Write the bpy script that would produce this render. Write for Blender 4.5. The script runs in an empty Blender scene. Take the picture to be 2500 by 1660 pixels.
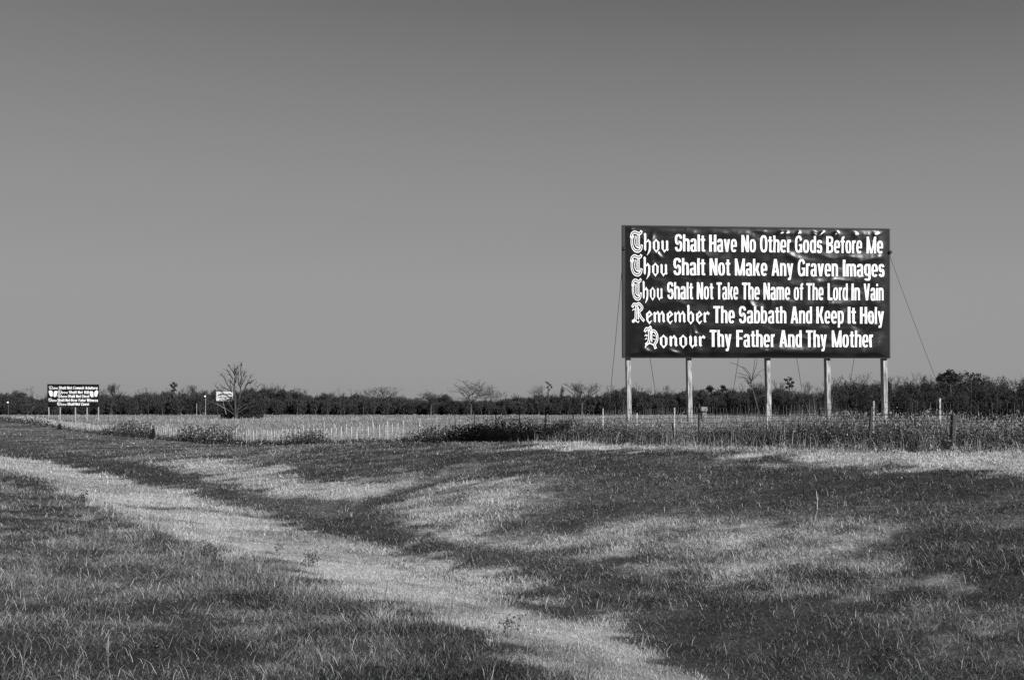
import bpy, bmesh, math, random
import numpy as np
from mathutils import Vector, Matrix

R = math.radians
rng = np.random.default_rng(11)
random.seed(5)
SC = bpy.context.scene
COL = SC.collection

# ---------------------------------------------------------------- camera, sky, sun, exposure
EYE = 1.75
F, CX, HY = 2623.0, 1180.5, 942.0          # focal length, centre column, horizon row of the photograph
cam_d = bpy.data.cameras.new("camera")
cam_d.sensor_width = 36.0
cam_d.lens = 36.0 * F / 2361.0
cam_d.shift_y = (HY - 784.0) / 2361.0
cam_d.clip_start, cam_d.clip_end = 0.1, 8000.0
cam = bpy.data.objects.new("camera", cam_d)
cam.location = (0, 0, EYE)
cam.rotation_euler = (R(90), 0, 0)
COL.objects.link(cam)
SC.camera = cam

SUN_EL, SUN_AZ = R(25), math.atan2(0.66, -0.75)
sun_vec = Vector((math.sin(SUN_AZ) * math.cos(SUN_EL), math.cos(SUN_AZ) * math.cos(SUN_EL), math.sin(SUN_EL)))
W = bpy.data.worlds.new("World")
SC.world = W
W.use_nodes = True
nt = W.node_tree
nt.nodes.clear()
sky = nt.nodes.new("ShaderNodeTexSky")
sky.sky_type = 'NISHITA'
sky.sun_disc = False
sky.sun_elevation = SUN_EL
sky.sun_rotation = SUN_AZ
sky.air_density, sky.dust_density, sky.ozone_density = 1.0, 0.6, 1.0
sep = nt.nodes.new("ShaderNodeSeparateColor")
m1 = nt.nodes.new("ShaderNodeMath"); m1.operation = 'MULTIPLY'; m1.inputs[1].default_value = 0.55
m2 = nt.nodes.new("ShaderNodeMath"); m2.operation = 'MULTIPLY_ADD'; m2.inputs[1].default_value = 0.45
bg = nt.nodes.new("ShaderNodeBackground"); bg.inputs[1].default_value = 0.10
wo = nt.nodes.new("ShaderNodeOutputWorld")
nt.links.new(sky.outputs[0], sep.inputs[0])
nt.links.new(sep.outputs[0], m1.inputs[0])          # black and white film: mostly the red and green light of the sky
nt.links.new(sep.outputs[1], m2.inputs[0])
nt.links.new(m1.outputs[0], m2.inputs[2])
pw = nt.nodes.new("ShaderNodeMath"); pw.operation = 'POWER'; pw.inputs[1].default_value = -2.0   # film response with a soft shoulder
ml = nt.nodes.new("ShaderNodeMath"); ml.operation = 'MULTIPLY_ADD'; ml.inputs[1].default_value = -5.3; ml.inputs[2].default_value = 2.0
mx_ = nt.nodes.new("ShaderNodeMath"); mx_.operation = 'MAXIMUM'; mx_.inputs[1].default_value = 0.4
nt.links.new(m2.outputs[0], pw.inputs[0]); nt.links.new(pw.outputs[0], ml.inputs[0]); nt.links.new(ml.outputs[0], mx_.inputs[0]); tcw = nt.nodes.new("ShaderNodeTexCoord"); sxyz = nt.nodes.new("ShaderNodeSeparateXYZ"); rmp = nt.nodes.new("ShaderNodeValToRGB")
els = rmp.color_ramp.elements
for k_, (p_, v_) in enumerate([(0.0, 0.72), (0.035, 0.80), (0.10, 0.83), (0.20, 0.68), (0.34, 0.36), (1.0, 0.2)]):
    e_ = els[k_] if k_ < 1 else (els[-1] if k_ == 1 else els.new(p_))
    e_.position = p_; e_.color = (v_, v_, v_, 1)
dbl = nt.nodes.new("ShaderNodeMath"); dbl.operation = 'MULTIPLY'; dbl.inputs[1].default_value = 2.1 * 0.65
mad = nt.nodes.new("ShaderNodeMath"); mad.operation = 'MULTIPLY_ADD'; mad.inputs[1].default_value = 0.35
nt.links.new(tcw.outputs["Generated"], sxyz.inputs[0]); nt.links.new(sxyz.outputs[2], rmp.inputs[0]); nt.links.new(rmp.outputs[0], dbl.inputs[0])
nt.links.new(mx_.outputs[0], mad.inputs[0]); nt.links.new(dbl.outputs[0], mad.inputs[2]); nt.links.new(mad.outputs[0], bg.inputs[0])
nt.links.new(bg.outputs[0], wo.inputs[0])

sl = bpy.data.lights.new("sun", 'SUN')
sl.energy = 4.0
sl.angle = R(0.5)
so = bpy.data.objects.new("sun", sl)
so.rotation_euler = (-sun_vec).to_track_quat('-Z', 'Y').to_euler()
so.location = (30, -30, 40)
COL.objects.link(so)
SC.view_settings.view_transform = 'Standard'
SC.view_settings.look = 'None'
SC.view_settings.exposure = 0.85
SC.view_settings.gamma = 1.0
SC.cycles.max_bounces = 4
SC.cycles.diffuse_bounces = 2

# ---------------------------------------------------------------- helpers
def at(px, py, Y):
    return Vector(((px - CX) / F * Y, Y, EYE + (HY - py) / F * Y))

def tag(o, label=None, cat=None, group=None, kind=None):
    if label: o["label"] = label
    if cat: o["category"] = cat
    if group: o["group"] = group
    if kind: o["kind"] = kind
    return o

def empty(name, loc, label, cat, group=None):
    o = bpy.data.objects.new(name, None)
    o.location = loc
    o.empty_display_size = 0.3
    COL.objects.link(o)
    return tag(o, label, cat, group)

def link(name, me, m, parent=None):
    o = bpy.data.objects.new(name, me)
    if m: me.materials.append(m)
    COL.objects.link(o)
    if parent is not None:
        o.parent = parent
        o.matrix_parent_inverse = Matrix.Translation(-parent.location) if parent.parent is None else Matrix.Identity(4)
    return o

class MB:
    """collects shapes in world coordinates, links them as one mesh object"""
    def __init__(s): s.v, s.f = [], []
    def add(s, vs, fs):
        b = len(s.v)
        s.v += [tuple(v) for v in vs]
        s.f += [tuple(i + b for i in f) for f in fs]
    def tube(s, pts, rad, n=5, cap=True):
        pts = [Vector(p) for p in pts]
        if not hasattr(rad, '__len__'): rad = [rad] * len(pts)
        vs = []
        ref = Vector((0.31, 0.2, 0.93))
        for i, p in enumerate(pts):
            d = (pts[min(i + 1, len(pts) - 1)] - pts[max(i - 1, 0)])
            d = d.normalized() if d.length > 1e-9 else Vector((0, 0, 1))
            a = d.cross(ref)
            if a.length < 1e-3: a = d.cross(Vector((1, 0, 0)))
            a.normalize(); b = d.cross(a)
            for k in range(n):
                t = 2 * math.pi * k / n
                vs.append(p + (a * math.cos(t) + b * math.sin(t)) * rad[i])
        fs = []
        for i in range(len(pts) - 1):
            for k in range(n):
                k2 = (k + 1) % n
                fs.append((i * n + k, i * n + k2, (i + 1) * n + k2, (i + 1) * n + k))
        if cap:
            fs.append(tuple(range(n - 1, -1, -1)))
            fs.append(tuple(range((len(pts) - 1) * n, len(pts) * n)))
        s.add(vs, fs)
    def box(s, o, ax, ay, az, lo, hi):
        """box in the frame o, ax, ay, az"""
        vs = [o + ax * x + ay * y + az * z for z in (lo[2], hi[2]) for y in (lo[1], hi[1]) for x in (lo[0], hi[0])]
        s.add(vs, [(0, 2, 3, 1), (4, 5, 7, 6), (0, 1, 5, 4), (2, 6, 7, 3), (0, 4, 6, 2), (1, 3, 7, 5)])
    def build(s, name, m, parent=None, smooth=False):
        me = bpy.data.meshes.new(name)
        me.from_pydata(s.v, [], s.f)
        if smooth: me.polygons.foreach_set("use_smooth", [True] * len(me.polygons))
        me.update()
        return link(name, me, m, parent)

def hash2(ix, iy, seed):
    h = (ix.astype(np.int64) * 374761393 + iy.astype(np.int64) * 668265263 + seed * 1442695041) & 0x7fffffff
    h = ((h ^ (h >> 13)) * 1274126177) & 0x7fffffff
    h = h ^ (h >> 16)
    return (h & 0xffff) / 65535.0

def vnoise(x, y, sc, seed=0, octs=3):
    x = np.asarray(x, float) / sc; y = np.asarray(y, float) / sc
    out = np.zeros(np.broadcast(x, y).shape); amp, tot = 1.0, 0.0
    for o in range(octs):
        ix, iy = np.floor(x), np.floor(y)
        fx, fy = x - ix, y - iy
        fx, fy = fx * fx * (3 - 2 * fx), fy * fy * (3 - 2 * fy)
        a = hash2(ix, iy, seed + o); b = hash2(ix + 1, iy, seed + o)
        c = hash2(ix, iy + 1, seed + o); d = hash2(ix + 1, iy + 1, seed + o)
        out += amp * ((a * (1 - fx) + b * fx) * (1 - fy) + (c * (1 - fx) + d * fx) * fy)
        tot += amp; amp *= 0.5
        x = x * 2.03 + 17.1; y = y * 2.03 + 5.7
    return out / tot

# ---------------------------------------------------------------- terrain
_v = np.linspace(-60, 700, 3041)
_f = np.interp(_v, [-60, 0, 20, 40, 51.6, 61, 81, 97, 150, 175, 195, 400, 700],
               [-1.0, -0.95, -1.0, -1.36, -1.76, -2.12, -2.66, -2.78, -2.88, -2.6, -2.32, -2.4, -2.4])
_k = np.hanning(41); _k /= _k.sum()
_f = np.convolve(np.pad(_f, 20, mode='edge'), _k, mode='valid')
_u = np.linspace(-30, 30, 1201)
_p = np.interp(_u, [-30, -3, 0, 1, 3, 4.6, 6.2, 7.3, 8.8, 30], [-1.6, -1.6, -1.72, -1.8, -1.93, -2.03, -2.26, -2.34, -2.3, -2.3])
_k2 = np.hanning(21); _k2 /= _k2.sum()
_p = np.convolve(np.pad(_p, 10, mode='edge'), _k2, mode='valid')

def ground_z(x, y):
    """height of the ground (world z)"""
    x = np.asarray(x, float); y = np.asarray(y, float)
    u = 0.866 * x + 0.5 * y
    v = -0.5 * x + 0.866 * y
    fld = np.interp(v, _v, _f)
    prof = np.interp(u, _u, _p)
    low = np.minimum(0, fld + 2.1) * 0.75                       # the ditch falls with the land further off
    prof = prof + low * np.clip((u - 3) / 4, 0, 1)
    t = np.clip((u - 7.6) / 12.5, 0, 1); t = 0.6 * t + 0.4 * t * t * (3 - 2 * t)
    z = prof * (1 - t) + fld * t
    z = z + 0.09 * (vnoise(x, y, 3.1, 3) - 0.5) * np.clip(u / 6, 0.3, 1) + 0.12 * (vnoise(x, y, 9.0, 8) - 0.5)
    z = z + (0.05 * (vnoise(x, y, 1.1, 14, 3) - 0.5) + 0.06 * (vnoise(x, y, 0.45, 15, 2) - 0.5)) * np.clip(60 / (np.abs(y) + 1), 0, 1)
    # little swale running into the ditch
    d = seg_dist(x, y, (-1.3, 31.0), (-3.6, 24.5))
    z = z - 0.16 * np.exp(-(d / 0.9) ** 2)
    return z + EYE

def seg_dist(x, y, a, b):
    ax, ay = a; bx, by = b
    dx, dy = bx - ax, by - ay
    t = np.clip(((x - ax) * dx + (y - ay) * dy) / (dx * dx + dy * dy + 1e-12), 0, 1)
    return np.hypot(x - ax - t * dx, y - ay - t * dy)

def gpt(px, py):
    """where the line of sight through a photograph pixel meets the ground"""
    Y = np.geomspace(3, 900, 6000)
    X = (px - CX) / F * Y
    Z = EYE + (HY - py) / F * Y
    below = Z <= ground_z(X, Y)
    i = int(np.argmax(below)) if below.any() else len(Y) - 1
    return float(X[i]), float(Y[i])

def gp3(x, y): return Vector((x, y, float(ground_z(x, y))))

# fence lines (world x, y)
CORNER = (1.36, 46.4)
def left_fence(tx):
    Y = 24.4 / (0.5 + 0.866 * tx)
    return (tx * Y, Y)
RIGHT_RUN = [CORNER, (2.37, 43.4), (4.97, 34.8), (8.69, 27.4), (9.79, 26.0), (11.2, 24.6), (14.5, 22.0), (20, 18.5)]
RX = np.array([p[0] for p in RIGHT_RUN]); RY = np.array([p[1] for p in RIGHT_RUN])

def beyond_fence(x, y):
    """signed metres beyond the fence (positive in the field)"""
    u = 0.866 * x + 0.5 * y
    a = u - 24.4
    yr = np.interp(x, RX, RY)
    b = (y - yr) * 0.6
    return np.where(x < CORNER[0], a, b)

# patches of grass on the verge: outline on the ground, dryness, softness (m)
def patch(pts): return [gpt(*p) for p in pts]
DITCH = patch([(-200, 1000), (0, 1015), (200, 1058), (350, 1075), (450, 1112), (600, 1148), (850, 1180), (900, 1213), (1000, 1252), (1250, 1285),
               (1400, 1305), (1650, 1370), (1850, 1410), (2100, 1480), (2361, 1560), (2500, 1700), (1800, 1660), (1640, 1568), (1400, 1470),
               (1200, 1390), (1000, 1310), (800, 1235), (600, 1190), (400, 1130), (230, 1095), (120, 1068), (0, 1050), (-200, 1030)])
BAND = patch([(-200, 1030), (0, 1052), (120, 1066), (230, 1094), (400, 1130), (600, 1190), (800, 1235), (1000, 1310), (1200, 1390), (1400, 1470), (1640, 1568),
              (1850, 1660), (1480, 1660), (1330, 1568), (1200, 1515), (1060, 1455), (920, 1400), (800, 1345), (740, 1292), (620, 1288), (500, 1272),
              (380, 1238), (250, 1195), (205, 1168), (160, 1140), (70, 1105), (0, 1085), (-200, 1050)])
FARB = patch([(330, 1068), (470, 1058), (560, 1065), (640, 1085), (740, 1105), (870, 1135), (815, 1168), (720, 1160), (600, 1142), (450, 1108), (380, 1085)])
HUMP = patch([(870, 1165), (960, 1130), (1080, 1103), (1200, 1100), (1290, 1125), (1330, 1155), (1270, 1185), (1230, 1228), (1400, 1215), (1560, 1205),
              (1720, 1225), (1900, 1215), (2060, 1240), (2100, 1275), (1900, 1300), (1800, 1340), (1900, 1372), (1850, 1400), (1650, 1365), (1400, 1298),
              (1250, 1280), (1000, 1248), (900, 1208)])
FOOT = patch([(1262, 1016), (1500, 1020), (1700, 1022), (2000, 1036), (2361, 1050), (2550, 1056), (2550, 1112), (2361, 1104), (2200, 1090), (2000, 1076), (1700, 1058), (1500, 1046), (1262, 1032)])
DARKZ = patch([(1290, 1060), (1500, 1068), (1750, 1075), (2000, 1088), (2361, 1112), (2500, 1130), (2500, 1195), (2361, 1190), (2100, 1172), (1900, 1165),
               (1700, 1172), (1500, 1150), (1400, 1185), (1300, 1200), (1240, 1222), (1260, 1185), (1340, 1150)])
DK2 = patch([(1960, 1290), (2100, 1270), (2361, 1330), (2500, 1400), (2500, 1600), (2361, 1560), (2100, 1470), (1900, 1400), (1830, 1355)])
LINES = [(patch([(150, 1152), (250, 1160), (330, 1173), (430, 1172), (530, 1184), (660, 1198)]), 0.3, 0.16),  # darker line of tone drawn across the pale band
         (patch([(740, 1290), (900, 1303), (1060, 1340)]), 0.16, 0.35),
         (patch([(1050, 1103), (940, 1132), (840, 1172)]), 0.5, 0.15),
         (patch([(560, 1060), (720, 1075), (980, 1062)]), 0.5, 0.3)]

def poly_sd(x, y, poly):
    """signed distance to a polygon, positive inside"""
    n = len(poly); d = np.full(x.shape, 1e9); ins = np.zeros(x.shape, bool)
    for i in range(n):
        a, b = poly[i], poly[(i + 1) % n]
        d = np.minimum(d, seg_dist(x, y, a, b))
        c = ((a[1] > y) != (b[1] > y))
        if a[1] != b[1]:
            xi = (b[0] - a[0]) * (y - a[1]) / (b[1] - a[1]) + a[0]
            ins ^= c & (x < xi)
    return np.where(ins, d, -d)

def dryness(x, y):
    x = np.asarray(x, float); y = np.asarray(y, float)
    far = np.clip(np.abs(y) / 30, 0.35, 2.0)
    r1 = vnoise(x, y, 1.9, 21, 5) - 0.5; r2 = vnoise(x, y, 0.55, 24, 4) - 0.5; r3 = vnoise(x * 0.8, y, 5.0, 26, 5) - 0.5
    u = 0.866 * x + 0.5 * y
    mott = np.clip(0.5 + 3.8 * (0.55 * r1 + 0.6 * r2 + 0.35 * r3), 0, 1)        # tussocks of straw in greener turf
    t = 0.12 + 0.36 * mott
    near = np.clip((5.2 - u + 2.2 * r1 + 2.2 * r2) / 0.5, 0, 1)
    t = t * (1 - near) + near * (0.03 + 0.30 * mott + 0.16 * np.clip(0.5 + 4 * r2, 0, 1))
    def blend(t, poly, val, soft, rag):
        sd = poly_sd(x, y, poly)
        k = np.clip((sd + rag * (2.2 * r1 + 2.6 * r2)) / (0.55 * soft) + 0.5, 0, 1)
        return t * (1 - k) + k * val
    mfine = np.clip(0.5 + 3.6 * (0.35 * r1 + 0.9 * r2), 0, 1)
    t = blend(t, HUMP, 0.44 + 0.42 * mfine, 1.4, 1.0)
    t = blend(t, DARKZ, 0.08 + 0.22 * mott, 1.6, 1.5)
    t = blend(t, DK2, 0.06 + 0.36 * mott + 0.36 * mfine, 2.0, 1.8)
    t = blend(t, FARB, 0.68 + 0.14 * mott, 1.6, 1.0)
    t = blend(t, DITCH, 0.06 + 0.24 * mott, 0.6, 0.9)
    fade = np.clip((y - 9) / 14, 0, 1)                                         # the worn strip thins out towards the camera
    t = blend(t, BAND, 0.44 + 0.17 * fade + (0.42 - 0.2 * fade) * mott, 0.6, 0.5 + 0.7 * (1 - fade))
    t = blend(t, FOOT, 0.58 + 0.4 * mott, 1.2, 1.1)
    n2 = vnoise(x, y, 4.5, 33, 3); wob = r1
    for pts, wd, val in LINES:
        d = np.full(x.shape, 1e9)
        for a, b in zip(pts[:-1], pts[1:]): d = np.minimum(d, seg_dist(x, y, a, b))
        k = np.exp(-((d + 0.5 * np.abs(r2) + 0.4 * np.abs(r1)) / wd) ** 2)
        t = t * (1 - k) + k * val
    bf = beyond_fence(x, y)
    k = np.clip(bf / 1.0 + 0.2, 0, 1)
    k2 = np.exp(-np.clip(bf - 0.5, 0, 99) / 5.0) * (x < CORNER[0] + 0.5)                # ranker growth just behind the long fence
    t = t * (1 - k) + k * (0.52 - 0.2 * k2 + 0.5 * k2 * r1 + 0.3 * (n2 - 0.5) + 0.25 * (vnoise(x, y, 25, 41, 2) - 0.5))
    return np.clip(t, 0, 1)

# ---------------------------------------------------------------- materials
def new_mat(name):
    m = bpy.data.materials.new(name); m.use_nodes = True
    t = m.node_tree; b = t.nodes["Principled BSDF"]
    return m, t, b

def grey(v): return (v, v, v, 1)

def noise_mat(name, lo, hi, scale=8.0, rough=0.8, stretch=None, spec=0.3, bump=0.0, detail=4):
    m, t, b = new_mat(name)
    tc = t.nodes.new("ShaderNodeTexCoord")
    mp = t.nodes.new("ShaderNodeMapping")
    if stretch: mp.inputs[3].default_value = stretch
    ns = t.nodes.new("ShaderNodeTexNoise"); ns.inputs["Scale"].default_value = scale; ns.inputs["Detail"].default_value = detail
    rp = t.nodes.new("ShaderNodeValToRGB")
    rp.color_ramp.elements[0].color = grey(lo); rp.color_ramp.elements[0].position = 0.3
    rp.color_ramp.elements[1].color = grey(hi); rp.color_ramp.elements[1].position = 0.7
    t.links.new(tc.outputs["Object"], mp.inputs[0]); t.links.new(mp.outputs[0], ns.inputs[0])
    t.links.new(ns.outputs[0], rp.inputs[0]); t.links.new(rp.outputs[0], b.inputs["Base Color"])
    b.inputs["Roughness"].default_value = rough
    b.inputs["Specular IOR Level"].default_value = spec
    if bump:
        bp = t.nodes.new("ShaderNodeBump"); bp.inputs["Strength"].default_value = bump; bp.inputs["Distance"].default_value = 0.02
        t.links.new(ns.outputs[0], bp.inputs["Height"]); t.links.new(bp.outputs[0], b.inputs["Normal"])
    return m

def tone_mat(name, stops, rough=0.85, transl=0.0, fine=None):
    """grey from the mesh's own 'tone' value (0 green, 1 straw)"""
    m, t, b = new_mat(name)
    a = t.nodes.new("ShaderNodeAttribute"); a.attribute_name = "tone"
    rp = t.nodes.new("ShaderNodeValToRGB")
    e = rp.color_ramp.elements
    e[0].position, e[0].color = stops[0][0], grey(stops[0][1])
    e[1].position, e[1].color = stops[-1][0], grey(stops[-1][1])
    for p, c in stops[1:-1]:
        n = e.new(p); n.color = grey(c)
    src = a.outputs["Fac"]
    if fine:
        tc = t.nodes.new("ShaderNodeTexCoord")
        prev = src
        for sc, amt in fine:
            ns = t.nodes.new("ShaderNodeTexNoise"); ns.inputs["Scale"].default_value = sc; ns.inputs["Detail"].default_value = 3
            t.links.new(tc.outputs["Object"], ns.inputs[0])
            ma = t.nodes.new("ShaderNodeMath"); ma.operation = 'SUBTRACT'; ma.inputs[1].default_value = 0.5
            mm = t.nodes.new("ShaderNodeMath"); mm.operation = 'MULTIPLY_ADD'; mm.inputs[1].default_value = amt
            t.links.new(ns.outputs[0], ma.inputs[0]); t.links.new(ma.outputs[0], mm.inputs[0]); t.links.new(prev, mm.inputs[2])
            prev = mm.outputs[0]
        src = prev
    t.links.new(src, rp.inputs[0])
    t.links.new(rp.outputs[0], b.inputs["Base Color"])
    b.inputs["Roughness"].default_value = rough
    b.inputs["Specular IOR Level"].default_value = 0.15
    if transl:
        tr = t.nodes.new("ShaderNodeBsdfTranslucent"); mx = t.nodes.new("ShaderNodeMixShader"); mx.inputs[0].default_value = transl
        t.links.new(rp.outputs[0], tr.inputs[0]); t.links.new(b.outputs[0], mx.inputs[1]); t.links.new(tr.outputs[0], mx.inputs[2])
        t.links.new(mx.outputs[0], t.nodes["Material Output"].inputs[0])
    return m

GRAMP = [(0.0, 0.02), (0.25, 0.055), (0.6, 0.24), (1.0, 0.55)]
M_ground = tone_mat("soil_and_thatch", [(0.0, 0.03), (0.25, 0.06), (0.6, 0.22), (1.0, 0.46)], fine=[(3.0, 0.25), (10.0, 0.5), (30.0, 0.4)])
M_grass = tone_mat("grass_blades", GRAMP, transl=0.25)
M_field = tone_mat("tall_field_grass", [(0.0, 0.05), (0.5, 0.24), (1.0, 0.5)], transl=0.25)
M_weed = tone_mat("weed_leaves", [(0.0, 0.02), (0.35, 0.05), (0.7, 0.28), (1.0, 0.5)], transl=0.15)
M_wood = tone_mat("far_foliage", [(0.0, 0.03), (0.5, 0.052), (1.0, 0.08)], transl=0.5)
M_bark = noise_mat("grey_bark", 0.03, 0.09, 3.0)
M_darkbark = noise_mat("dark_bark", 0.02, 0.045, 3.0)
M_deadwood = noise_mat("dead_wood", 0.02, 0.05, 1.0)
M_palestem = noise_mat("bleached_stem", 0.25, 0.5, 20.0)
M_darkstem = noise_mat("dried_dark_stem", 0.02, 0.05, 20.0)
M_timber = noise_mat("weathered_timber_post", 0.07, 0.42, 7.0, stretch=(3, 3, 0.4), bump=0.5, detail=7)
M_timberfar = noise_mat("pale_timber_post", 0.18, 0.3, 3.0, stretch=(4, 4, 0.3))
M_oldpost = noise_mat("old_dark_post", 0.02, 0.06, 9.0, stretch=(4, 4, 0.4), bump=0.5)
M_white = noise_mat("chalky_white_paint", 0.6, 0.8, 30.0)
M_letter = noise_mat("white_lettering", 0.62, 0.68, 5.0, rough=0.5)
M_tpost = noise_mat("pale_steel_post", 0.2, 0.48, 5.0, rough=0.6)
M_tdark = noise_mat("dark_steel_post", 0.02, 0.05, 14.0, rough=0.7)  # darker tone for the steel posts nearest the fence corner
M_wire = noise_mat("dull_fence_wire", 0.05, 0.10, 20.0, rough=0.6)
M_wirepale = noise_mat("galvanised_fence_wire", 0.35, 0.6, 5.0, rough=0.6)
M_cable = noise_mat("guy_cable", 0.04, 0.08, 20.0, rough=0.5)
M_frame = noise_mat("black_board_edge", 0.008, 0.016, 4.0, rough=0.6)
M_ink = noise_mat("dark_sign_ink", 0.05, 0.12, 5.0)
M_sack = noise_mat("pale_sack_cloth", 0.10, 0.26, 12.0, stretch=(3, 3, 0.6), bump=0.5)
M_strap = noise_mat("dark_strap", 0.02, 0.04, 9.0)
M_bird = noise_mat("dark_feathers", 0.02, 0.05, 9.0)

def vinyl():
    m, t, b = new_mat("black_vinyl")
    b.inputs["Base Color"].default_value = grey(0.014)
    b.inputs["Roughness"].default_value = 0.3
    b.inputs["Specular IOR Level"].default_value = 0.28
    tc = t.nodes.new("ShaderNodeTexCoord")
    ns = t.nodes.new("ShaderNodeTexNoise"); ns.inputs["Scale"].default_value = 1.6; ns.inputs["Detail"].default_value = 4
    mr = t.nodes.new("ShaderNodeMapRange"); mr.inputs[3].default_value = 0.19; mr.inputs[4].default_value = 0.30
    rp = t.nodes.new("ShaderNodeMapRange"); rp.inputs[3].default_value = 0.005; rp.inputs[4].default_value = 0.007
    t.links.new(tc.outputs["Object"], ns.inputs[0]); t.links.new(ns.outputs[0], mr.inputs[0]); t.links.new(mr.outputs[0], b.inputs["Roughness"])
    t.links.new(ns.outputs[0], rp.inputs[0]); t.links.new(rp.outputs[0], b.inputs["Base Color"])
    return m
M_vinyl = vinyl()

# ---------------------------------------------------------------- ground sheet
def graded(a0, step0, grow, end, turn, grow2):
    out = [a0]; s = step0
    while out[-1] < end:
        out.append(out[-1] + s); s = min(s * (grow if out[-1] < turn else grow2), 120)
    return out
ys = np.array([-400, -200, -100, -50, -25, -12, -6, -2, 1, 3] + graded(4.5, 0.09, 1.0045, 3500, 70, 1.03))
xh = np.array(graded(0.0, 0.11, 1.006, 2500, 26, 1.06))
xs = np.concatenate([-xh[:0:-1], xh])
GX, GY = np.meshgrid(xs, ys)
gx, gy = GX.ravel(), GY.ravel()
gz = ground_z(gx, gy)
nx, ny = len(xs), len(ys)
idx = np.arange(nx * ny).reshape(ny, nx)
quads = np.stack([idx[:-1, :-1], idx[:-1, 1:], idx[1:, 1:], idx[1:, :-1]], -1).reshape(-1, 4)

def np_mesh(name, verts, faces_list, tone=None):
    """verts (N,3), faces_list: list of (M,k) index arrays"""
    me = bpy.data.meshes.new(name)
    me.vertices.add(len(verts)); me.vertices.foreach_set("co", np.ascontiguousarray(verts, dtype=np.float32).ravel())
    li = np.concatenate([f.ravel() for f in faces_list]).astype(np.int32)
    tot = np.concatenate([np.full(len(f), f.shape[1], np.int32) for f in faces_list])
    st = np.concatenate([[0], np.cumsum(tot)[:-1]]).astype(np.int32)
    me.loops.add(len(li)); me.loops.foreach_set("vertex_index", li)
    me.polygons.add(len(tot)); me.polygons.foreach_set("loop_start", st); me.polygons.foreach_set("loop_total", tot)
    if tone is not None:
        a = me.attributes.new("tone", 'FLOAT', 'POINT'); a.data.foreach_set("value", np.ascontiguousarray(tone, dtype=np.float32))
    me.update(calc_edges=True)
    return me

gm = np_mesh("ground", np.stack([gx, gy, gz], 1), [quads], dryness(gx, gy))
gm.polygons.foreach_set("use_smooth", [True] * len(gm.polygons))
tag(link("ground", gm, M_ground), kind="structure")

# ---------------------------------------------------------------- leaf and stem clouds
def leaf_cloud(P, size, tone, flat=0.0, aspect=0.6, rise=1.0):
    """irregular four-cornered leaf faces at points P"""
    n = len(P)
    a = rng.normal(size=(n, 3)); a[:, 2] *= (1 - flat) * rise; a /= np.linalg.norm(a, axis=1)[:, None]
    b = np.cross(a, rng.normal(size=(n, 3))); b /= np.linalg.norm(b, axis=1)[:, None]
    s = (size * rng.uniform(0.6, 1.3, n))[:, None]
    V = np.zeros((n, 4, 3))
    V[:, 0] = P - a * s * 0.5; V[:, 2] = P + a * s * 0.5
    V[:, 1] = P + b * s * aspect * rng.uniform(0.35, 0.6, (n, 1)); V[:, 3] = P - b * s * aspect * rng.uniform(0.35, 0.6, (n, 1))
    i = np.arange(n)[:, None] * 4
    return V.reshape(-1, 3), np.concatenate([i, i + 1, i + 2, i + 3], 1), np.repeat(np.clip(tone, 0, 1), 4)

def cloud_obj(name, P, size, tone, m, parent=None, aspect=0.6, rise=1.0):
    V, Q, T = leaf_cloud(P, size, tone, aspect=aspect, rise=rise)
    return link(name, np_mesh(name, V, [Q], T), m, parent)

# ---------------------------------------------------------------- grass
def blade_mesh(name, x, y, h, w, tone, lean, z0=None):
    n = len(x)
    z = ground_z(x, y) - 0.015 if z0 is None else z0
    az = rng.uniform(0, 2 * np.pi, n); la = rng.uniform(0, 2 * np.pi, n)
    sx, sy = np.cos(az) * w * 0.5, np.sin(az) * w * 0.5
    lx, ly = np.cos(la) * lean * h, np.sin(la) * lean * h
    V = np.zeros((n, 5, 3))
    V[:, 0] = np.stack([x - sx, y - sy, z], 1); V[:, 1] = np.stack([x + sx, y + sy, z], 1)
    mz = z + h * 0.6 * np.sqrt(np.clip(1 - (lean * 0.8) ** 2, 0.1, 1))
    V[:, 2] = np.stack([x + lx * 0.4 + sx * 0.8, y + ly * 0.4 + sy * 0.8, mz], 1)
    V[:, 3] = np.stack([x + lx * 0.4 - sx * 0.8, y + ly * 0.4 - sy * 0.8, mz], 1)
    V[:, 4] = np.stack([x + lx, y + ly, z + h * np.sqrt(np.clip(1 - lean ** 2 * 0.97, 0.015, 1))], 1)
    b = np.arange(n)[:, None] * 5
    q = np.concatenate([b, b + 1, b + 2, b + 3], 1); t3 = np.concatenate([b + 3, b + 2, b + 4], 1)
    return np_mesh(name, V.reshape(-1, 3), [q, t3], np.repeat(tone, 5))

def sample(n, y0, y1, half=0.52):
    q = rng.uniform(1 / y1, 1 / y0, n); y = 1 / q
    return rng.uniform(-half, half, n) * y, y

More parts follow.
